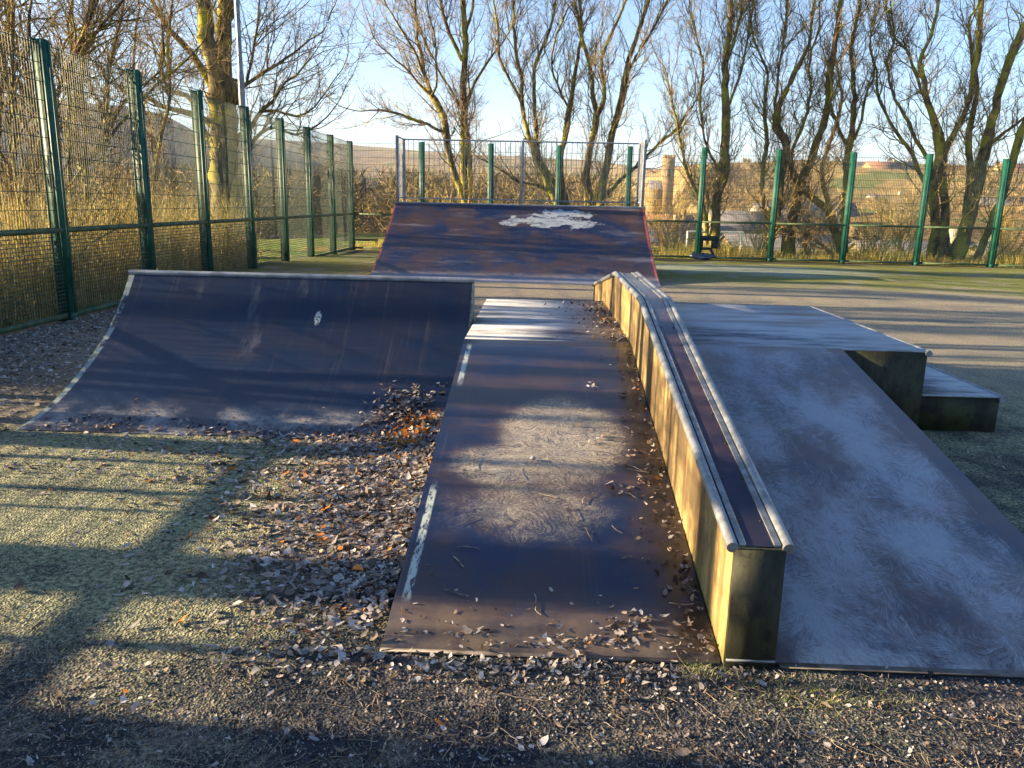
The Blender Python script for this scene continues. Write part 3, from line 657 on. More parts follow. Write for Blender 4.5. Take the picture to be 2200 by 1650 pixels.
tree('twin_tree', 'bare tree with one orange barked curved trunk and one dark straight trunk', px_stems(26.4, [
    [(1815, 565, 30), (1795, 500, 27), (1778, 450, 24), (1750, 430, 18), (1725, 410, 14), (1705, 385, 10), (1695, 340, 6)],
    [(1790, 480, 18), (1775, 420, 14), (1768, 350, 12), (1785, 300, 11), (1800, 250, 9), (1810, 210, 8), (1800, 160, 6), (1790, 90, 5)],
    [(1810, 567, 12), (1760, 522, 11), (1720, 500, 10), (1690, 490, 8), (1668, 472, 6)]]), BARK_O, TWIG, BG, l1=12, l2=6, l3=7, l1len=1.8, curl=.30, low=.15)
tree('slender_tree', 'tall slender dark bare tree standing against the orange barked trunk', px_stems(26.8, [
    [(1815, 562, 24), (1812, 480, 21), (1818, 400, 20), (1822, 340, 20), (1832, 280, 18), (1835, 200, 15), (1832, 150, 12), (1828, 100, 10), (1840, 50, 9), (1850, -40, 7)],
    [(1822, 320, 11), (1800, 270, 10), (1785, 230, 8), (1788, 180, 7)],
    [(1835, 300, 9), (1855, 240, 8), (1862, 200, 7), (1880, 160, 6), (1870, 90, 5), (1890, 10, 4)]]), BARK, TWIG, BG, l1=13, l2=6, l3=7, l1len=1.8, curl=.26, spread=.55, upw=.12, low=.3)
tree('multi_stem_tree', 'massive many stemmed bare tree at the right end of the back fence', px_stems(26.4, [
    [(2000, 572, 36), (2008, 480, 27), (2005, 400, 30), (2022, 330, 32), (2020, 300, 30), (2005, 250, 20), (1990, 210, 16), (1985, 170, 14), (1975, 130, 12), (1992, 95, 10), (2010, 40, 9), (2020, -40, 7)],
    [(2022, 572, 46), (2030, 450, 24), (2030, 330, 22), (2045, 295, 18), (2070, 250, 16), (2085, 200, 15), (2095, 150, 18), (2105, 80, 16), (2108, 20, 14), (2110, -50, 10)],
    [(2050, 575, 60), (2080, 480, 38), (2098, 400, 36), (2115, 330, 34), (2125, 280, 28), (2140, 230, 24), (2155, 170, 24), (2175, 110, 24), (2200, 60, 22), (2230, 0, 18), (2240, -60, 14)],
    [(2060, 560, 30), (2075, 450, 20), (2085, 380, 20), (2080, 310, 18), (2090, 240, 16), (2100, 190, 12), (2090, 130, 10), (2080, 50, 8)],
    [(2092, 575, 26), (2130, 480, 21), (2160, 400, 20), (2180, 330, 22), (2195, 280, 20), (2215, 230, 14), (2230, 150, 11)],
    [(2000, 420, 14), (1975, 370, 13), (1955, 320, 12), (1930, 290, 10), (1905, 250, 8), (1885, 200, 8), (1885, 160, 6), (1870, 110, 5)],
    [(2010, 370, 14), (1975, 310, 12), (1950, 260, 10), (1915, 190, 8), (1905, 140, 7), (1920, 90, 6), (1915, 10, 5)],
    [(2005, 250, 10), (1985, 210, 9), (1965, 150, 9), (1950, 110, 8), (1920, 80, 6), (1905, 30, 5)],
    [(2115, 320, 12), (2150, 290, 10), (2185, 265, 8), (2220, 235, 6)]]), BARK, TWIG, BG, l1=12, l2=6, l3=6, l1len=2.0, curl=.27, spread=.6, upw=.10, low=.12)
# the big sycamore at the left, behind the side fence
tree('big_sycamore', 'massive moss covered tree with a forked trunk and a dark burl behind the left fence', px_stems(22.0, [
    [(500, 585, 92), (492, 480, 74), (487, 400, 70), (480, 330, 66), (478, 260, 62), (476, 215, 64), (472, 185, 56), (462, 150, 36), (450, 100, 36), (440, 40, 34), (432, -60, 28), (420, -200, 20)],
    [(478, 215, 40), (484, 170, 38), (480, 110, 36), (482, 50, 36), (485, -60, 30), (490, -200, 20)],
    [(462, 200, 20), (430, 140, 18), (395, 95, 14), (360, 55, 12), (335, 20, 10), (315, -30, 9), (300, -120, 6)],
    [(495, 190, 12), (530, 182, 9), (556, 163, 8), (597, 136, 6), (628, 117, 5), (665, 85, 4)],
    [(500, 300, 14), (533, 278, 11), (566, 235, 9), (593, 210, 7), (605, 183, 6), (638, 160, 5), (670, 120, 3)],
    [(560, 240, 7), (600, 240, 6), (640, 248, 5), (680, 225, 4), (715, 175, 3)],
    [(529, 185, 7), (537, 140, 6), (545, 110, 6), (553, 50, 5), (558, -10, 4)],
    [(462, 270, 18), (435, 255, 16), (405, 243, 14), (350, 227, 11), (300, 198, 8), (270, 160, 6)],
    [(450, 300, 16), (428, 255, 14), (402, 205, 11), (380, 195, 10), (362, 200, 9), (360, 180, 7), (345, 160, 6), (350, 120, 5)],
    [(520, 345, 10), (560, 285, 8), (590, 275, 7), (640, 290, 5), (680, 270, 4)]], .8), BARK_BIG, TWIG, None, l1=13, l2=6, l3=7, l1len=2.0, curl=.22, spread=.8, low=.2)
bp = aty(505, 197, 21.75)
bt = [o for o in COL.objects if o.name == 'big_sycamore'][0]
v = []; q = []
nu, nv_ = 14, 10
for i in range(nv_ + 1):
    for j in range(nu):
        th = pi * i / nv_; ph = 2 * pi * j / nu; r_ = .30 * (1 + .15 * sin(3 * ph + 2 * th) + rng.uniform(-.06, .06))
        v.append((bp[0] + r_ * .85 * sin(th) * cos(ph), bp[1] + r_ * .8 * sin(th) * sin(ph), bp[2] + r_ * cos(th)))
for i in range(nv_):
    for j in range(nu): q.append([i * nu + j, i * nu + (j + 1) % nu, (i + 1) * nu + (j + 1) % nu, (i + 1) * nu + j])
link('burl', mesh_np('burl', v, [np.array(q)], True), BARK_BIG, bt)

LG = 'thin bare trees in the thicket behind the left fence'
for name, label, Yp, sp in [
    ('thin_tree', 'thin upright bare tree at the left edge of the view behind the fence', 11.3, [[(75, 610, 14), (40, 400, 12), (28, 200, 10), (25, 0, 9), (24, -200, 6)], [(40, 420, 8), (-10, 300, 8), (-40, 150, 6)]]),
    ('crooked_tree', 'crooked mossy tree bending left just beside the nearest visible fence post', 11.6, [[(150, 610, 22), (120, 420, 18), (100, 290, 18), (70, 215, 20), (15, 150, 18), (-5, 90, 16), (-20, -40, 12)], [(95, 285, 10), (70, 200, 9), (60, 90, 8), (66, 0, 6)]]),
    ('slanting_tree', 'slim tree slanting right across the first bay of the left fence', 12.2, [[(30, 600, 13), (70, 400, 12), (105, 240, 12), (150, 150, 11), (175, 85, 10), (200, 30, 9), (215, -30, 8), (230, -160, 5)], [(110, 235, 8), (160, 120, 7), (215, 60, 6), (270, -10, 5)]]),
    ('arching_tree', 'thin arching tree leaning right between the two nearest visible posts', 13.2, [[(160, 600, 10), (185, 400, 9), (182, 220, 8), (178, 120, 7), (200, -10, 6)], [(130, 420, 8), (230, 300, 7), (330, 190, 6), (400, 130, 4)], [(182, 220, 6), (130, 120, 6), (170, 60, 5), (240, 40, 4)]]),
    ('wispy_tree', 'wispy young tree filling the second visible bay of the left fence', 15.2, [[(260, 600, 11), (225, 400, 9), (228, 250, 8), (240, 130, 7), (262, 30, 6), (270, -80, 4)], [(228, 300, 7), (280, 200, 6), (345, 150, 5), (350, 40, 4)], [(228, 260, 7), (190, 170, 6), (175, 60, 5)]]),
    ('dark_thin_tree', 'dark thin tree between the second visible post and the big mossy trunk', 17.2, [[(345, 600, 12), (330, 420, 10), (345, 300, 9), (365, 200, 8), (360, 90, 7), (375, -20, 5)], [(340, 330, 7), (300, 250, 7), (285, 140, 6), (300, 20, 4)]])]:
    tree(name, label, px_stems(Yp, sp, .4), BARK, TWIG, LG, l1=16, l2=6, l3=7, l1len=1.3, curl=.20, spread=.75, upw=.04, tw=.0042, low=.12)

def gen_stems(x, y, h, nst, lean=.12, r=.10, wander=.10):
    out = []
    z0 = float(terr(x, y)) - .05
    for k in range(nst):
        n = 8; a = rng.uniform(0, 2 * pi); K = []; d = np.array([cos(a) * lean, sin(a) * lean, 1.0]); p = np.array([x + .08 * cos(a) * k, y + .08 * sin(a) * k, z0]); rr_ = r * rng.uniform(.6, 1) if k else r
        for i in range(n + 1):
            K.append([*p, rr_ * (1 - .8 * i / n)]); d = nrmz(d + rng.normal(0, wander, 3) + np.array([0, 0, .06])); p = p + d * h / n
        out.append(np.array(K))
    return out
# further trees of the same belt down the left side; those beside the camera throw the long shadows
LB = 'bare trees of the belt left of the court'
belt = [(-9.2, 12.9, 8, 2, .08), (-12, 15.5, 9, 2, .11), (-10.5, 18.6, 8, 1, .08), (-13.5, 20.5, 10, 2, .12), (-15, 25, 10, 3, .12), (-9.0, 25.2, 5.5, 2, .06),
        (-9.2, 8.2, 8, 2, .09), (-7.7, 6.3, 7, 3, .07), (-9.4, 5.2, 9, 1, .19), (-12.3, 3.52, 10, 1, .30), (-10.0, 2.14, 9, 1, .28), (-11, 9.9, 9, 1, .11), (-8.4, .2, 8, 2, .09), (-14, 6.6, 10, 2, .12), (-13.6, 12.2, 10, 2, .09),
        (-8.3, 9.6, 6, 2, .06), (-16.5, 9.3, 11, 2, .13), (-17, 17, 11, 2, .11), (-7.1, 2.72, 6, 1, .035), (-7.5, 4.25, 6, 1, .04), (-7.2, 4.75, 6, 1, .035), (-7.8, 2.45, 6, 1, .045), (-6.9, 3.95, 5, 1, .025)]
for i, (x, y, h, nst, r) in enumerate(belt):
    if i in (3, 14, 17): continue
    tree('belt_tree', '%s bare tree left of the court, %s' % (['tall', 'leaning', 'slim', 'twiggy', 'dark', 'bushy'][i % 6] if i < 18 else 'slim', ['behind the first visible bay', 'far back behind the thin trees', 'left of the big mossy trunk', 'deep in the belt behind the mossy trunk', 'seen beyond the big mossy trunk', 'right of the big mossy trunk',
         'opposite the small ramp', 'close to the fence by the small ramp', 'beside the front left court', 'thick stemmed by the front court', 'opposite the foot of the banks', 'behind the first bay, further out', 'level with the camera', 'outer row by the front court', 'outer row behind the first bay',
         'close to the fence before the first visible post', 'outermost by the small ramp', 'outermost behind the thicket', 'sapling first behind the front fence', 'sapling by the foot of the banks', 'sapling short of the small ramp', 'sapling level with the bank edge', 'thinnest sapling of the front row'][i]),
         gen_stems(x, y, h, nst, .02 if (r > .18 or i > 17) else .16, r, .015 if r > .18 else .03 if i > 17 else .10), BARK, TWIG, LB, l1=3 if y < 8 else 4, l2=4, l3=4 if y < 8 else 5, l1len=1.9, curl=.24, spread=.7, low=.25, tw=.0045)

# ------------------------------------------------------------------ shrubs, undergrowth, grass, leaves
def shrub(name, label, x, y, h, n, mat, group):
    z0 = float(terr(x, y)) - .03
    t = thing(name, (x, y, z0), label, 'shrub', group)
    a = rng.uniform(0, 2 * pi, n); D = nrmz(np.stack([np.cos(a) * rng.uniform(.1, .8, n), np.sin(a) * rng.uniform(.1, .8, n), np.ones(n)], -1))
    P = np.stack([x + rng.normal(0, .16, n), y + rng.normal(0, .14, n), np.full(n, z0)], -1)
    a1, r1 = grow(P, D, h * rng.uniform(.6, 1.1, n), rng.uniform(.009, .018, n), 8, .16, .02, .4)
    V, Q = tubes_np(a1, r1, 4); link('stems', mesh_np('stems', V, [Q], True), mat, t)
    P, D, L, R = children(a1, r1, 7, .15, .7, .42, .6); b1, rb = grow(P, D, L, np.clip(R, .005, .01), 6, .2, .04, .5)
    V1, Q1 = tubes_np(b1, rb, 3); P, D, L, R = children(b1, rb, 4, .1, .8, .5, .8); c1, rc = grow(P, D, L, np.clip(R, .004, .007), 4, .2, .04, .6)
    V2, Q2 = tubes_np(c1, rc, 3); link('twigs', mesh_np('twigs', np.concatenate([V1, V2]), [np.concatenate([Q1, Q2 + len(V1)])], False), mat, t)
    return t
sg = 'bare golden shrubs behind the back fence'
spots = [(-4.4, 'left of the tall ramp'), (-2.6, 'behind the left rail post of the tall ramp'), (-.6, 'behind the left half of the ramp rail'), (1.4, 'behind the right half of the ramp rail'), (3.3, 'just right of the tall ramp'), (4.6, 'by the white goal'),
         (7.4, 'between the mossy tree and the black panel'), (9.0, 'behind the sweeping stem of the mossy tree'), (11.2, 'right of the slender dark tree'), (12.3, 'left of the many stemmed tree'), (15.6, 'at the far right of the back fence')]
for i, (x, wh) in enumerate(spots):
    shrub('bare_shrub', '%s bare golden shrub %s' % (['low', 'dense', 'spindly', 'bushy'][i % 4], wh), x, fence_y(x) + 2.0 + (i * 37 % 17) / 10, [2.2, 2.8, 2.4, 3.0][i % 4], 26, SHRUB, sg)

def leafcloud(P, size, N_rand=True, curl=.4):
    """small curled leaves: each a folded pair of quads. P (N,3), size (N,)"""
    N = len(P); A = nrmz(rng.normal(0, 1, (N, 3))); U = nrmz(np.cross(A, rng.normal(0, 1, (N, 3)))); W = np.cross(A, U)
    return leafmesh(P, U, W, A, size, curl)
def leafmesh(P, U, W, A, size, curl):
    s_ = size[:, None]; c = (curl * rng.uniform(.3, 1.3, len(P)))[:, None]
    N_ = len(P); k_ = 8; an = (np.arange(k_) * 2 * pi / k_)[None] + rng.normal(0, .16, (N_, k_)); rr_ = rng.uniform(.55, 1.08, (N_, k_)) * np.array([1.35, .95, .8, .9, 1.05, .9, .8, .95])[None]
    el = rng.uniform(.45, .95, (N_, 1)); u_ = np.cos(an) * rr_ * .55; w_ = np.sin(an) * rr_ * .55 * el
    h_ = (u_ * u_ * rng.normal(.5, .9, (N_, 1)) + w_ * w_ * rng.normal(1.4, 1.6, (N_, 1)) + rng.normal(0, .05, (N_, k_))) * c / .4
    ring = P[:, None] + (u_[..., None] * U[:, None] + w_[..., None] * W[:, None] + h_[..., None] * A[:, None]) * s_[:, None]
    V = np.concatenate([ring, P[:, None]], 1).reshape(-1, 3); b = (np.arange(N_) * 9)[:, None]
    Q = np.concatenate([b + np.array([[j, (j + 1) % 8, 8]]) for j in range(8)])
    return V, Q
    tip = P + U * s_ * .62 + A * s_ * c * .5; base = P - U * s_ * .62 + A * s_ * c * .25
    l1 = P + W * s_ * .36 - U * s_ * .12 + A * s_ * c * .8; r1 = P - W * s_ * .36 - U * s_ * .12 + A * s_ * c * rng.uniform(.0, .9, (len(P), 1))
    l2 = P + W * s_ * .26 + U * s_ * .3 + A * s_ * c * .7; r2 = P - W * s_ * .28 + U * s_ * .28 + A * s_ * c * .3
    mid = P
    V = np.stack([base, l1, l2, tip, r2, r1, mid], 1).reshape(-1, 3); b = (np.arange(len(P)) * 7)[:, None]
    Q = np.concatenate([b + np.array([[0, 1, 2, 6]]), b + np.array([[6, 2, 3, 4]]), b + np.array([[0, 6, 4, 5]])])
    return V, Q
def mat_tint(name, rough=.8, spec=.2, mul=1.0, trans=0.0):
    m = M(name); c = m.attr('tint'); n = m.noise(m.P, 90, 2, .6)
    cc = m.mix(m.ramp(n, .35, .7, 0, .25), c, (.05, .035, .025)); m.col(cc); m.rough(rough); m.spec(spec)
    if trans:
        tr = m.t.nodes.new('ShaderNodeBsdfTranslucent'); m.set(tr.inputs['Color'], cc); mx = m.t.nodes.new('ShaderNodeMixShader'); mx.inputs[0].default_value = trans
        m.t.links.new(m.b.outputs[0], mx.inputs[1]); m.t.links.new(tr.outputs[0], mx.inputs[2]); m.t.links.new(mx.outputs[0], m.t.nodes['Material Output'].inputs['Surface'])
    return m
LEAF = mat_tint('leaf_litter', trans=.2); HEDGE = mat_tint('hedge_leaves', trans=.5); GRASS = mat_tint('dry_grass_blades', trans=.45)
def pick(pal, N, wts):
    pal = np.array(pal); i = rng.choice(len(pal), N, p=np.array(wts) / sum(wts)); return pal[i] * rng.uniform(.6, 1.25, (N, 1))

# undergrowth behind the left fence: brambles, beech leaves and golden stems
N = 13000
yy = rng.uniform(7.0, 18.4, N); xx = -6.5 - rng.gamma(1.6, .75, N); hmax = .85 + .55 * np.sin(yy * 1.7) * .5 + .5 * sm(yy, 9, 13) + rng.uniform(-.3, .5, N)
zz = terr(xx, yy) + hmax * rng.beta(1.6, 1.5, N)
V, Q = leafcloud(np.stack([xx, yy, zz], -1), rng.uniform(.03, .065, N))
c = pick([(.55, .38, .12), (.40, .27, .08), (.28, .30, .06), (.62, .48, .20), (.12, .15, .03), (.45, .20, .06)], N, [3, 3, 2, 2, 2, .6])
o = link('undergrowth', mesh_np('undergrowth', V, [Q], False, np.repeat(c, 9, 0)), HEDGE); tag(o, kind='stuff')
n = 1500; y0 = rng.uniform(6.2, 18.0, n); x0_ = -6.45 - rng.gamma(1.6, .8, n)
D = nrmz(np.stack([rng.normal(.05, .35, n), rng.normal(0, .35, n), np.ones(n)], -1))
a1, r1 = grow(np.stack([x0_, y0, terr(x0_, y0)], -1), D, rng.uniform(.8, 2.1, n) * (1 - .4 * sm(y0, 13, 18)), rng.uniform(.004, .008, n), 8, .15, -.01, .4)
a1[:, :, 0] = np.minimum(a1[:, :, 0], -6.14)
P, D, L, R = children(a1, r1, 3, .2, .7, .35, .7); b1, rb = grow(P, D, L, R, 5, .2, 0, .6); b1[:, :, 0] = np.minimum(b1[:, :, 0], -6.14)
V1, Q1 = tubes_np(a1, r1, 3); V2, Q2 = tubes_np(b1, rb, 3)
tag(link('bramble_stems', mesh_np('bramble_stems', np.concatenate([V1, V2]), [np.concatenate([Q1, Q2 + len(V1)])]), SHRUB), kind='stuff')
# rough grass and dead stems behind the fences
def blades(N, x, y, h, w_, pal, wts, lean=.5, zf=terr):
    a = rng.uniform(0, 2 * pi, N); z = zf(x, y); d = np.stack([np.cos(a), np.sin(a), 0 * a], -1); s_ = np.stack([-np.sin(a), np.cos(a), 0 * a], -1) * w_[:, None] / 2
    b = np.stack([x, y, z - .01], -1); ln = rng.uniform(.1, lean, N)[:, None]
    m_ = b + d * h[:, None] * ln * .35 + np.array([0, 0, 1]) * h[:, None] * .55; t_ = b + d * h[:, None] * ln + np.array([0, 0, 1]) * h[:, None]
    V = np.stack([b - s_, b + s_, m_ + s_ * .8, m_ - s_ * .8, t_], 1).reshape(-1, 3); k = (np.arange(N) * 5)[:, None]
    c = pick(pal, N, wts)
    return V, k + np.array([[0, 1, 2, 3]]), k + np.array([[3, 2, 4]]), np.repeat(c, 5, 0)
def tall_straw():
    N = 9000; y = rng.uniform(6.5, 18.6, N); x = -6.42 - rng.gamma(1.5, .9, N)
    V, q, t3, c = blades(N, x, y, rng.uniform(.7, 1.75, N) * (1 + .2 * np.sin(y * 1.9)), rng.uniform(.007, .014, N), [(.62, .48, .18), (.50, .42, .12), (.34, .34, .08), (.70, .58, .28)], [3, 2, 1.5, 2], .45)
    V[:, 0] = np.minimum(V[:, 0], -6.16); return tag(link('tall_straw', mesh_np('tall_straw', V, [q, t3], False, c), GRASS), kind='stuff')
STRAW = tall_straw
N = 26000; x = rng.uniform(-6.3, 21, N); dd = rng.gamma(1.5, 1.6, N) + .35; y = fence_y(x) + dd
V, q, t3, c = blades(N, x, y, rng.uniform(.12, .5, N) * (1 + .4 * np.sin(x * 1.3)), rng.uniform(.008, .016, N), [(.56, .42, .11), (.42, .36, .08), (.24, .28, .04), (.64, .50, .18)], [3, 2, 2, 2])
tag(link('rough_grass', mesh_np('rough_grass', V, [q, t3], False, c), GRASS), kind='stuff')
STRAW()
# moss and grass tuft at the foot of the grind box
N = 1500; a = rng.normal(0, 1, (N, 2)); x = 1.0 + a[:, 0] * .17; y = 2.40 + a[:, 1] * .055; k = rng.uniform(0, 1, N) < .25; x[k] = .62 + rng.normal(0, .04, k.sum()); y[k] = 2.53 + rng.normal(0, .03, k.sum())
V, q, t3, c = blades(N, x, y, rng.uniform(.008, .03, N), rng.uniform(.0015, .003, N), [(.34, .38, .10), (.50, .50, .28), (.18, .24, .05)], [2, 2, 1], 1.6, gz)
tag(link('moss_tufts', mesh_np('moss_tufts', V, [q, t3], False, c), GRASS), kind='stuff')

# fallen leaves and twigs
LP, LS, LC, LN = [], [], [], []
pal_f = [(.32, .29, .29), (.42, .38, .36), (.20, .155, .135), (.34, .26, .20), (.50, .48, .47), (.55, .20, .04), (.07, .05, .04)]
def scatter(N, x, y, z, s0, s1, wts, flat=.35):
    LP.append(np.stack([x, y, z], -1)); LS.append(np.clip(s0 + (s1 - s0) * rng.beta(1.3, 2.0, N) * 1.35, s0, s1 * 1.2)); LC.append(pick(pal_f, N, wts))
    LN.append(nrmz(np.stack([rng.normal(0, flat, N), rng.normal(0, flat, N), np.ones(N)], -1)))
def bank_z(x, y): return np.clip((y - YN) / (YA - YN), 0, 1) * PH + .016
W0 = [3, 3, 2.5, 3, 2, .5, 2]
# pile along the left flank of the fun box
N = 8000; t = rng.beta(1.9, 1.05, N); y = 2.35 + t * 3.3; x = -.56 - rng.gamma(1.15, .22, N) * (1 + .9 * sm(y, 3.2, 4.6)); d = -.56 - x
hp = .12 * np.exp(-d / .22) * sm(y, 3.0, 4.6) + .03 * np.exp(-d / .5); z = .006 + hp * rng.uniform(.75, 1.05, N)
scatter(N, x, y, z, .016, .056, W0, .22)
N = 350; y = 5.15 + rng.normal(0, .22, N); x = -.70 - np.abs(rng.normal(0, .13, N)); scatter(N, x, y, .10 * np.exp(-(-.58 - x) / .25) + .02 + rng.uniform(0, .05, N), .03, .055, [1, 1, 1, 3, 1, 7, 1], .7)
# loose litter on the open court
N = 420; x = rng.uniform(-3.6, 2.2, N); y = 1.7 + rng.gamma(1.3, .42, N); k = (y < 2.52) | (x < -.6); x = x[k]; y = y[k]; scatter(len(x), x, y, np.full(len(x), .006), .012, .036, W0, .25)
N = 480; x = rng.normal(-.15, .55, N); y = 2.56 - np.abs(rng.normal(0, .13, N)); scatter(N, x, y, .004 + rng.uniform(0, .018, N), .010, .034, [3, 4, 2, 4, 4, .6, 1], .5)
N = 900; x = rng.normal(.9, .8, N); y = rng.uniform(2.0, 2.5, N); scatter(N, x, y, np.full(N, .005), .007, .02, [3, 3, 2, 3, 3, .1, 2], .4)
N = 1500; x = rng.uniform(-5.9, -.8, N); y = rng.uniform(4.2, 5.5, N); scatter(N, x, y, np.full(N, .007), .02, .042, W0, .3)
N = 420; x = -1.2 + rng.normal(0, .42, N); y = rng.uniform(2.9, 4.6, N); k = x < -.6; x, y = x[k], y[k]; scatter(len(x), x, y, np.full(len(x), .008), .02, .045, W0, .35)
# drift along the foot of the left fence
N = 13000; y = 4.5 + 16.5 * rng.beta(.8, 1.6, N); x = -5.98 + rng.gamma(1.2, .75, N); k = (x < -3.62) | (y > 7.1); x, y = x[k], y[k]; scatter(len(x), x, y, .006 + .03 * np.exp(-(x + 6) / .5) * rng.uniform(0, 1, len(x)), .028, .055, [5, 4, 1.5, 2, 5, .1, .8], .35)
# on the small quarter pipe and at its foot
sqc = np.array([(5.13, .004), (5.39, .045), (5.58, .105), (5.80, .175), (6.0, .262), (6.22, .380), (6.41, .500), (6.62, .665)])
def sqz(y): return np.interp(y, sqc[:, 0], sqc[:, 1])
N = 330; y = 5.58 + rng.normal(0, .16, N); x = -.98 + rng.normal(0, .11, N) + (y - 5.58) * .1; y = np.clip(y, 5.2, 5.98); scatter(N, x, y, sqz(y) + .012 + rng.uniform(0, .012, N), .028, .05, [3, 2, 2, 2, 1, .2, 2], .3)
N = 260; x = rng.uniform(-3.5, -.7, N); y = 5.16 + np.abs(rng.normal(0, .13, N)); scatter(N, x, y, sqz(y) + .008, .018, .045, W0, .3)
# strewn over the banks and against the grind box
N = 330; y = 2.62 + rng.beta(.9, 1.3, N) * 3.6; x = .68 - rng.gamma(1.1, .045, N); z = np.where(y < YA, bank_z(x, y), PH + .008) + rng.uniform(0, .012, N); scatter(N, x, y, z, .012, .034, [1, 1, 3, 3, .6, .8, 5], .5)
N = 420; y = 5.9 + rng.uniform(0, 2.4, N); x = .68 - rng.gamma(1.2, .07, N) * (1 + (y - 5.9) * .25); scatter(N, x, y, PH + .01 + rng.uniform(0, .012, N), .02, .04, [1, 1, 3, 2, .3, .3, 5], .5)
for cx, cy, s, n_ in [(.35, 2.68, .05, 26), (.10, 2.66, .05, 12), (.42, 2.75, .05, 20), (-.2, 2.66, .03, 6), (.50, 4.1, .05, 10), (.42, 3.72, .04, 8), (.55, 3.8, .03, 8), (.33, 4.3, .06, 6), (.36, 5.0, .03, 7), (.47, 4.5, .05, 6), (.2, 2.64, .06, 18)]:
    x = cx + rng.normal(0, s, n_); y = cy + rng.normal(0, s, n_); scatter(n_, x, y, bank_z(x, y) + .004, .014, .045, [1, 2, 1, 3, 2, .3, 1], .35)
N = 150; x = rng.uniform(-.5, .68, N); y = 2.6 + rng.gamma(1.0, .09, N); scatter(N, x, y, bank_z(x, y), .010, .026, [2, 3, 1, 3, 3, .1, 1], .3)
N = 160; x = rng.uniform(1.9, 3.9, N); y = 5.2 + rng.normal(0, .25, N); k = y < 5.75; scatter(k.sum(), x[k], y[k], np.full(k.sum(), .008), .02, .04, [1, 1, 3, 3, 1, .2, 3], .4)
# crumbs of frosted moss and leaf over the tarmac
for N_, w_ in ((34000, [2, 1.5, 4, 4, 1.2, .15, 3]),):
    x = rng.uniform(-3.6, 2.2, N_); y = 1.62 + rng.gamma(1.5, .42, N_); k = ((y < 2.54) | (x < -.6)) & (rng.uniform(0, 1, N_) < np.where(y < 2.6, .8, .6)); x, y = x[k], y[k]
    scatter(len(x), x, y, np.full(len(x), .004), .003, .012, w_, .9)
P = np.concatenate(LP); Sz = np.concatenate(LS); C = np.concatenate(LC); A = np.concatenate(LN)
U = nrmz(np.cross(A, rng.normal(0, 1, A.shape))); Wv = np.cross(A, U)
V, Q = leafmesh(P, U, Wv, A, Sz, .24)
tag(link('fallen_leaves', mesh_np('fallen_leaves', V, [Q], False, np.repeat(C, 9, 0)), LEAF), kind='stuff')
# twigs and stalks lying about
n = 1700; x = rng.uniform(-2.6, 2.2, n); y = 1.75 + rng.gamma(1.4, .36, n); k = (y < 2.5) | (x < -.62); x, y = x[k], y[k]; n = len(x)
a = rng.uniform(0, 2 * pi, n); D = np.stack([np.cos(a), np.sin(a), 0 * a], -1)
Pn, rn = grow(np.stack([x, y, np.full(n, .008)], -1), D, rng.choice([.05, .09, .16, .3], n, p=[.62, .30, .06, .02]), rng.uniform(.0006, .0016, n), 6, .22, 0, .6)
Pn[:, :, 2] = .006 + np.abs(Pn[:, :, 2] - .008) * .3
n2 = 26; x = rng.uniform(-.4, .6, n2); y = rng.uniform(2.65, 4.3, n2); a = rng.uniform(0, 2 * pi, n2); D = np.stack([np.cos(a), np.sin(a), 0 * a], -1)
Pb, rb = grow(np.stack([x, y, 0 * x], -1), D, rng.uniform(.03, .16, n2), rng.uniform(.0012, .0026, n2), 6, .22, 0, .6); Pb[:, :, 2] = bank_z(Pb[:, :, 0], Pb[:, :, 1]) + .003
V1, Q1 = tubes_np(Pn, rn, 4); V2, Q2 = tubes_np(Pb, rb, 4)
tag(link('fallen_twigs', mesh_np('fallen_twigs', np.concatenate([V1, V2]), [np.concatenate([Q1, Q2 + len(V1)])]), mat_simple('dry_twigs', (.10, .07, .05), (.38, .32, .24), 20, .8, 0, 0, .2)), kind='stuff')

# pebble lying on the left bank
def lump(name, c, r, mat, label, cat, squash=(1, 1, .7), amp=.18, nu=14, nv_=9, parent=None):
    v = []; q = []; ph0 = rng.uniform(0, 6, 4)
    for i in range(nv_ + 1):
        for j in range(nu):
            th = pi * i / nv_; ph = 2 * pi * j / nu; k = r * (1 + amp * sin(2 * ph + ph0[0]) * sin(th * 2 + ph0[1]) + amp * .6 * sin(5 * ph + ph0[2]) * sin(3 * th))
            v.append((c[0] + k * squash[0] * sin(th) * cos(ph), c[1] + k * squash[1] * sin(th) * sin(ph), c[2] + k * squash[2] * cos(th)))
    for i in range(nv_):
        for j in range(nu): q.append([i * nu + j, (i + 1) * nu + j, (i + 1) * nu + (j + 1) % nu, i * nu + (j + 1) % nu])
    o = link(name, mesh_np(name, v, [np.array(q)], True), mat, parent, c)
    if parent is None: tag(o, label, cat)
    return o
yb = 4.02; d_ = ray(1145, 987); mm = PH / (YA - YN); tpar = (CH + mm * YN - .016) / (mm * d_[1] - d_[2]); pb = CAM + d_ * tpar
lump('pebble', (pb[0], pb[1], pb[2] + .008), .014, mat_simple('grey_stone', (.30, .29, .27), (.5, .48, .45), 60, .8), 'small grey pebble lying in the frost patch on the left bank', 'pebble')

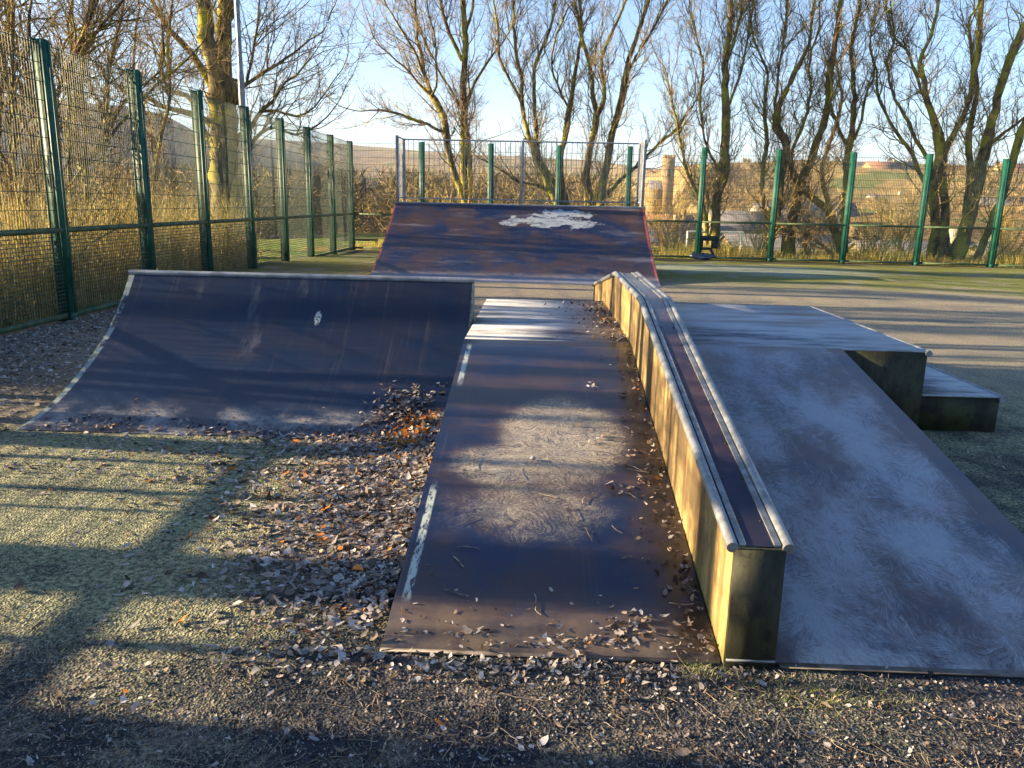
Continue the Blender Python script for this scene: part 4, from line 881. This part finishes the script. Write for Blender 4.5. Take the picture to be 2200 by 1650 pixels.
# ------------------------------------------------------------------ lamp column, goal, bench, panel, bag
lp = aty(521, 230, 18.2); px_, py_ = lp[0], 18.2
lc = thing('lamp_column', (px_, py_, terr(px_, py_) * 1.0), 'tall grey floodlight column rising above the left fence beside the mossy trunk', 'lamp post')
zt = float(terr(px_, py_))
MB().tube([(px_, py_, zt), (px_, py_, 4.2)], .068, 14).obj('lower_shaft', GALV2, lc, True)
MB().tube([(px_, py_, 4.2), (px_, py_, 4.3), (px_, py_, 10.0)], [.068, .052, .045], 14).obj('upper_shaft', GALV2, lc, True)
MB().box((px_ + .25, py_, 10.02), (.7, .3, .12)).obj('lamp_head', GALV2, lc, bevel=.03)
WHITE = mat_simple('white_goal_paint', (.62, .60, .52), (.80, .78, .70), 6, .5)
g0 = aty(1466, 552, 45); g1 = aty(1478, 497, 45); zg = float(terr(g1[0], 45)); gtp = g1[2]
gl = thing('goal_frame', (g1[0], 45, zg), 'white goal frame on the pitch seen through the fence right of the tall ramp', 'goal')
for xx in (g1[0], g1[0] + 3.0): MB().tube([(xx - .02, 45, zg), (xx, 45, gtp)], .06, 10).obj('goal_post', WHITE, gl, True)
MB().tube([(g1[0] - .05, 45, gtp), (g1[0] + 3.05, 45, gtp)], .06, 10).obj('crossbar', WHITE, gl, True)
TIMB = mat_simple('dark_wet_timber', (.02, .018, .016), (.06, .052, .045), 9, .7)
yb = 28.2; b0 = aty(708, 513, yb); b1 = aty(812, 516, yb)
bn = thing('timber_barrier', ((b0[0] + b1[0]) / 2, yb, float(terr(b0[0], yb))), 'low dark barrier of two timber rails on the grass left of the tall ramp', 'barrier')
zb = float(terr(b0[0], yb))
MB().bb(b0[0], b1[0], yb - .03, yb + .03, b0[2] - .05, b0[2] + .03).obj('rail', TIMB, bn); MB().bb(b0[0] + .1, b1[0] - .02, yb - .03, yb + .03, b0[2] - .30, b0[2] - .22).obj('rail', TIMB, bn)
for xx in (b0[0] + .05, (b0[0] + b1[0]) / 2, b1[0] - .08): MB().bb(xx - .04, xx + .04, yb + .032, yb + .11, zb - .02, b0[2] + .02).obj('barrier_post', TIMB, bn)
# black cut-out play panel and a heap of bin bags at its foot
yp = 25.45; a = aty(1503, 506, yp); b_ = aty(1541, 552, yp)
BLK = mat_simple('black_painted_board', (.010, .014, .018), (.025, .030, .036), 9, .5)
pp = thing('play_panel', ((a[0] + b_[0]) / 2, yp, 0), 'black cut-out board with holes standing against the back fence right of the tall ramp', 'panel')
x0p, x1p = a[0], b_[0]; zt_ = a[2]; wd = x1p - x0p
m = MB()
for (ax, az, bx_, bz) in [(0, .78, 1, 1.0), (0, .5, .22, .78), (.62, .45, 1, .78), (0, .38, .70, .5), (0, .03, .16, .38)]:
    m.bb(x0p + ax * wd, x0p + bx_ * wd, yp - .02, yp + .02, az * zt_, bz * zt_)
m.obj('board', BLK, pp)
m = MB(); m.tube([(x0p + .62 * wd, yp, .40 * zt_), (x0p + .82 * wd, yp, .15 * zt_), (x0p + .84 * wd, yp, .02)], .045, 8); m.obj('leg', BLK, pp, True)
m = MB(); m.tube([(x0p + .1 * wd, yp, .42 * zt_), (x0p - .25 * wd, yp, .25 * zt_), (x0p - .32 * wd, yp, .02)], .04, 8); m.obj('leg', BLK, pp, True)
yq = 24.85; pc = aty(1508, 556, yq)
lump('bin_bag', (pc[0], yq, .10), .17, mat_simple('black_plastic', (.008, .012, .03), (.03, .05, .10), 9, .25, 0, .6, .8), 'crumpled black and blue plastic bag lying below the black board', 'bag', (2.1, .8, .62), .22, 20, 12)

# ------------------------------------------------------------------ houses and church in the valley
SLATE = mat_simple('grey_slate', (.07, .065, .07), (.15, .14, .15), .8, .7, 0, .3)
STONE = mat_simple('sandstone_wall', (.20, .14, .06), (.34, .25, .12), 1.2, .85)
PALE = mat_simple('pale_render', (.32, .26, .17), (.48, .40, .28), .5, .8)
REDR = mat_simple('red_tile', (.16, .08, .05), (.24, .13, .08), 1, .8)
GLASS = mat_simple('dark_window', (.02, .025, .03), (.05, .06, .07), 1, .15)
def house(label, px, py, D, w_, dp, h, rot, wall, roof, top=True):
    p = atd(px, py, D); x, y = p[0], p[1]; z = p[2] - h if top else p[2]
    zg_ = min(z, float(terr(x, y)))
    t = thing('house', (x, y, z), label, 'house', 'houses on the hillside beyond the back fence'); c, s_ = cos(rot), sin(rot); R_ = np.array([[c, -s_, 0], [s_, c, 0], [0, 0, 1]])
    def tr(v): return np.array(v) @ R_.T + np.array([x, y, z])
    zl = min(zg_ - z - .5, -.5)
    m = MB(); hw, hd = w_ / 2, dp / 2; eh = h * .62
    V = [(-hw, -hd, zl), (hw, -hd, zl), (hw, hd, zl), (-hw, hd, zl), (-hw, -hd, eh), (hw, -hd, eh), (hw, hd, eh), (-hw, hd, eh), (-hw, 0, h - .1), (hw, 0, h - .1)]
    m.add(tr(V), [[0, 1, 5, 4], [2, 3, 7, 6]], [[1, 2, 6, 9, 5], [3, 0, 4, 8, 7]]); m.obj('walls', wall, t)
    m = MB(); e = .25; k = (h - eh) / hd
    for sg_ in (-1, 1):
        V = [(-hw - e, sg_ * (hd + e), eh - e * k), (hw + e, sg_ * (hd + e), eh - e * k), (hw + e, 0, h), (-hw - e, 0, h)]; V += [(a_, b_, c_ + .15) for a_, b_, c_ in V]
        m.add(tr(V), [[0, 1, 2, 3], [4, 5, 6, 7], [0, 1, 5, 4], [1, 2, 6, 5], [2, 3, 7, 6], [3, 0, 4, 7]])
    ro = m.obj('roof', roof, t)
    m = MB(); cx = hw * .7; q_ = tr([(cx, 0, h + .4)])[0]; m.box(q_, (.7, .5, 1.3), R_); m.obj('chimney', wall, ro)
    for fl in range(2 if h > 6 else 1):
        for k_ in range(max(2, int(w_ / 3))):
            xx = -hw + w_ * (k_ + .5) / max(2, int(w_ / 3)); m = MB(); m.box(tr([(xx, -hd - .02, eh * (.35 + .42 * fl) if h > 6 else eh * .5)])[0], (1.0, .1, 1.2), R_); m.obj('window', GLASS, t)
    return t
hs = [('cream house with grey slate roof low behind the many stemmed tree', 1965, 522, 62, 9, 7, 5.6, .25, PALE, SLATE),
      ('cream gabled house seen right of the many stemmed tree', 2118, 523, 66, 6, 7, 6, .9, PALE, SLATE),
      ('long low building with a curved grey roof behind the orange barked tree', 1722, 508, 78, 14, 9, 5, .1, STONE, SLATE),
      ('small stone house between the mossy tree and its fence post', 1600, 455, 150, 14, 8, 8, .3, STONE, SLATE),
      ('stone terrace end behind the mossy tree', 1712, 440, 170, 18, 8, 8, .2, PALE, SLATE),
      ('pale cottage above the orange barked branch', 1765, 436, 190, 14, 8, 8, -.3, STONE, SLATE),
      ('small pale house low right of the tall ramp', 1430, 462, 140, 10, 8, 7, .4, STONE, REDR),
      ('grey roofed cottage just right of the ramp end', 1405, 478, 110, 8, 7, 6, -.2, PALE, SLATE),
      ('red roofed house on the skyline right of the slender tree', 1897, 348, 330, 13, 9, 8, .2, STONE, REDR),
      ('long house on the skyline left of the red roofed one', 1855, 350, 335, 15, 9, 7, .0, PALE, SLATE),
      ('skyline cottage by the left stems of the many stemmed tree', 1935, 347, 340, 11, 8, 7, .3, STONE, SLATE),
      ('skyline house at the far right of the ridge', 2185, 352, 340, 14, 8, 7, .1, STONE, REDR),
      ('grey roofed house half way up the hillside', 1905, 420, 230, 14, 9, 8, .5, PALE, SLATE),
      ('stone house half way up the hill at the far right', 2170, 425, 210, 12, 8, 7, -.4, STONE, SLATE)]
for hh_ in hs: house(*hh_)
# church
p = atd(1437, 340, 330); x, y, z1 = p; z0c = float(terr(x, y)) - 1; tw_ = 23 / F * 330
STONE2 = mat_simple('weathered_stone', (.15, .10, .045), (.26, .18, .08), .6, .9)
ch = thing('church', (x, y, z0c), 'sunlit stone church with a square battlemented tower right of the tall ramp', 'church')
m = MB(); m.bb(x - tw_ / 2, x + tw_ / 2, y - tw_ / 2, y + tw_ / 2, z0c, z1)
m.bb(x - tw_ / 2 - .2, x + tw_ / 2 + .2, y - tw_ / 2 - .2, y + tw_ / 2 + .2, z1 - 3.4, z1 - 3.0); m.obj('tower', STONE2, ch)
m = MB()
for k in range(4):
    u = -tw_ / 2 + .45 + k * (tw_ - .9) / 3
    for sx, sy in ((u, -tw_ / 2 + .3), (u, tw_ / 2 - .3), (-tw_ / 2 + .3, u), (tw_ / 2 - .3, u)):
        if abs(sx) < tw_ / 2 - .4 or abs(sy) < tw_ / 2 - .4 or sy < 0: m.bb(x + sx - .4, x + sx + .4, y + sy - .29, y + sy + .29, z1 + .002, z1 + 1.1)
m.obj('battlements', STONE2, ch)
m = MB(); m.bb(x - .6, x + .6, y - tw_ / 2 - .1, y - tw_ / 2 - .004, z1 - 7, z1 - 4.2); m.obj('belfry_opening', GLASS, ch)
xa, xb = x - 62 / F * 330 * .62, x - tw_ / 2; nz_ = z1 - 45 / F * 330
m = MB(); V = [(xa, y - 4, z0c), (xb, y - 4, z0c), (xb, y + 4, z0c), (xa, y + 4, z0c), (xa, y - 4, nz_ - 3), (xb, y - 4, nz_ - 3), (xb, y + 4, nz_ - 3), (xa, y + 4, nz_ - 3), (xa, y, nz_ - .1), (xb, y, nz_ - .1)]
m.add(V, [[0, 1, 5, 4], [2, 3, 7, 6]], [[1, 2, 6, 9, 5], [3, 0, 4, 8, 7]]); m.obj('nave', STONE2, ch)
m = MB()
for s_ in (-1, 1): m.add([(xa - .2, y + s_ * 4.3, nz_ - 3.2), (xb, y + s_ * 4.3, nz_ - 3.2), (xb, y, nz_), (xa - .2, y, nz_), (xa - .2, y + s_ * 4.3, nz_ - 3.0), (xb, y + s_ * 4.3, nz_ - 3.0), (xb, y, nz_ + .2), (xa - .2, y, nz_ + .2)], [[0, 1, 2, 3], [4, 5, 6, 7], [0, 1, 5, 4], [2, 3, 7, 6], [3, 0, 4, 7]])
m.obj('nave_roof', SLATE, ch)

# ------------------------------------------------------------------ far woods: twiggy crowns as one mass
def mat_wood():
    m = M('winter_woodland'); c = m.attr('tint'); m.col(c); m.rough(.95); m.spec(.05); return m
NW = 900; az = rng.uniform(-.75, .75, NW * 3); Rr = np.exp(rng.uniform(np.log(46), np.log(620), NW * 3)); x = Rr * np.sin(az); y = Rr * np.cos(az)
k = (np.sin(x * .03 + 1) * np.cos(y * .021 + x * .008) + rng.normal(0, .35, len(x)) > np.where(az > .12, .25, -.35)) & ((az < .1) | (Rr > 95)) & ((np.abs(az + .1) > .25) | (Rr > 50)); k &= ~((az > -.32) & (az < -.12) & (Rr < 52))
x, y, Rr = x[k][:NW], y[k][:NW], Rr[k][:NW]
ax_ = .2075 + rng.uniform(-.075, .06, 60); aR = rng.uniform(150, 322, 60); x = np.append(x, aR * np.sin(ax_)); y = np.append(y, aR * np.cos(ax_)); Rr = np.append(Rr, aR)
per = 260; n = len(x); hT = rng.uniform(4, 9, n); z0 = terr(x, y); hT = np.clip(hT, 1.5, np.maximum(1.5, (1.6 + Rr * np.where(x / y > .1, .05, .035) - z0)))
u = nrmz(rng.normal(0, 1, (n, per, 3))); rad_ = rng.uniform(.35, 1, (n, per, 1)) ** .5
P = np.stack([x, y, z0 + hT * .55], -1)[:, None] + u * rad_ * np.stack([hT * .42, hT * .42, hT * .5], -1)[:, None]
D = nrmz(u * .8 + np.array([0, 0, .3]) + rng.normal(0, .6, u.shape)); s_ = (hT * .05 + Rr * .0018)[:, None, None] * rng.uniform(.6, 1.4, (n, per, 1)); Wd = nrmz(np.cross(D, rng.normal(0, 1, D.shape))) * s_ * .07
a0 = P - D * s_; a1 = P + D * s_ * 1.4; V = np.stack([a0 - Wd, a0 + Wd, P + Wd * .9, a1, P - Wd * .9], 2).reshape(-1, 3); b = (np.arange(n * per) * 5)[:, None]
tint = pick([(.19, .14, .07), (.27, .20, .10), (.13, .10, .06), (.24, .20, .08)], n, [3, 3, 2, 1.5]); tint = np.repeat(tint, per, 0) * rng.uniform(.75, 1.25, (n * per, 1))
o = link('far_woodland', mesh_np('far_woodland', V, [b + np.array([[0, 1, 2, 4]]), b + np.array([[4, 2, 3]])], False, np.repeat(tint, 5, 0)), mat_wood()); tag(o, kind='stuff')

# ------------------------------------------------------------------ winter haze in the valley
hz = MB().bb(-2600, 2600, -400, 4200, -80, 150).obj('haze', None); tag(hz, kind='stuff')
hm = bpy.data.materials.new('haze'); hm.use_nodes = True; t_ = hm.node_tree; t_.nodes.remove(t_.nodes['Principled BSDF'])
vs = t_.nodes.new('ShaderNodeVolumePrincipled'); vs.inputs['Density'].default_value = .00022; vs.inputs['Color'].default_value = (.80, .86, 1.0, 1); vs.inputs['Anisotropy'].default_value = .2
t_.links.new(vs.outputs[0], t_.nodes['Material Output'].inputs['Volume']); hz.data.materials.append(hm)
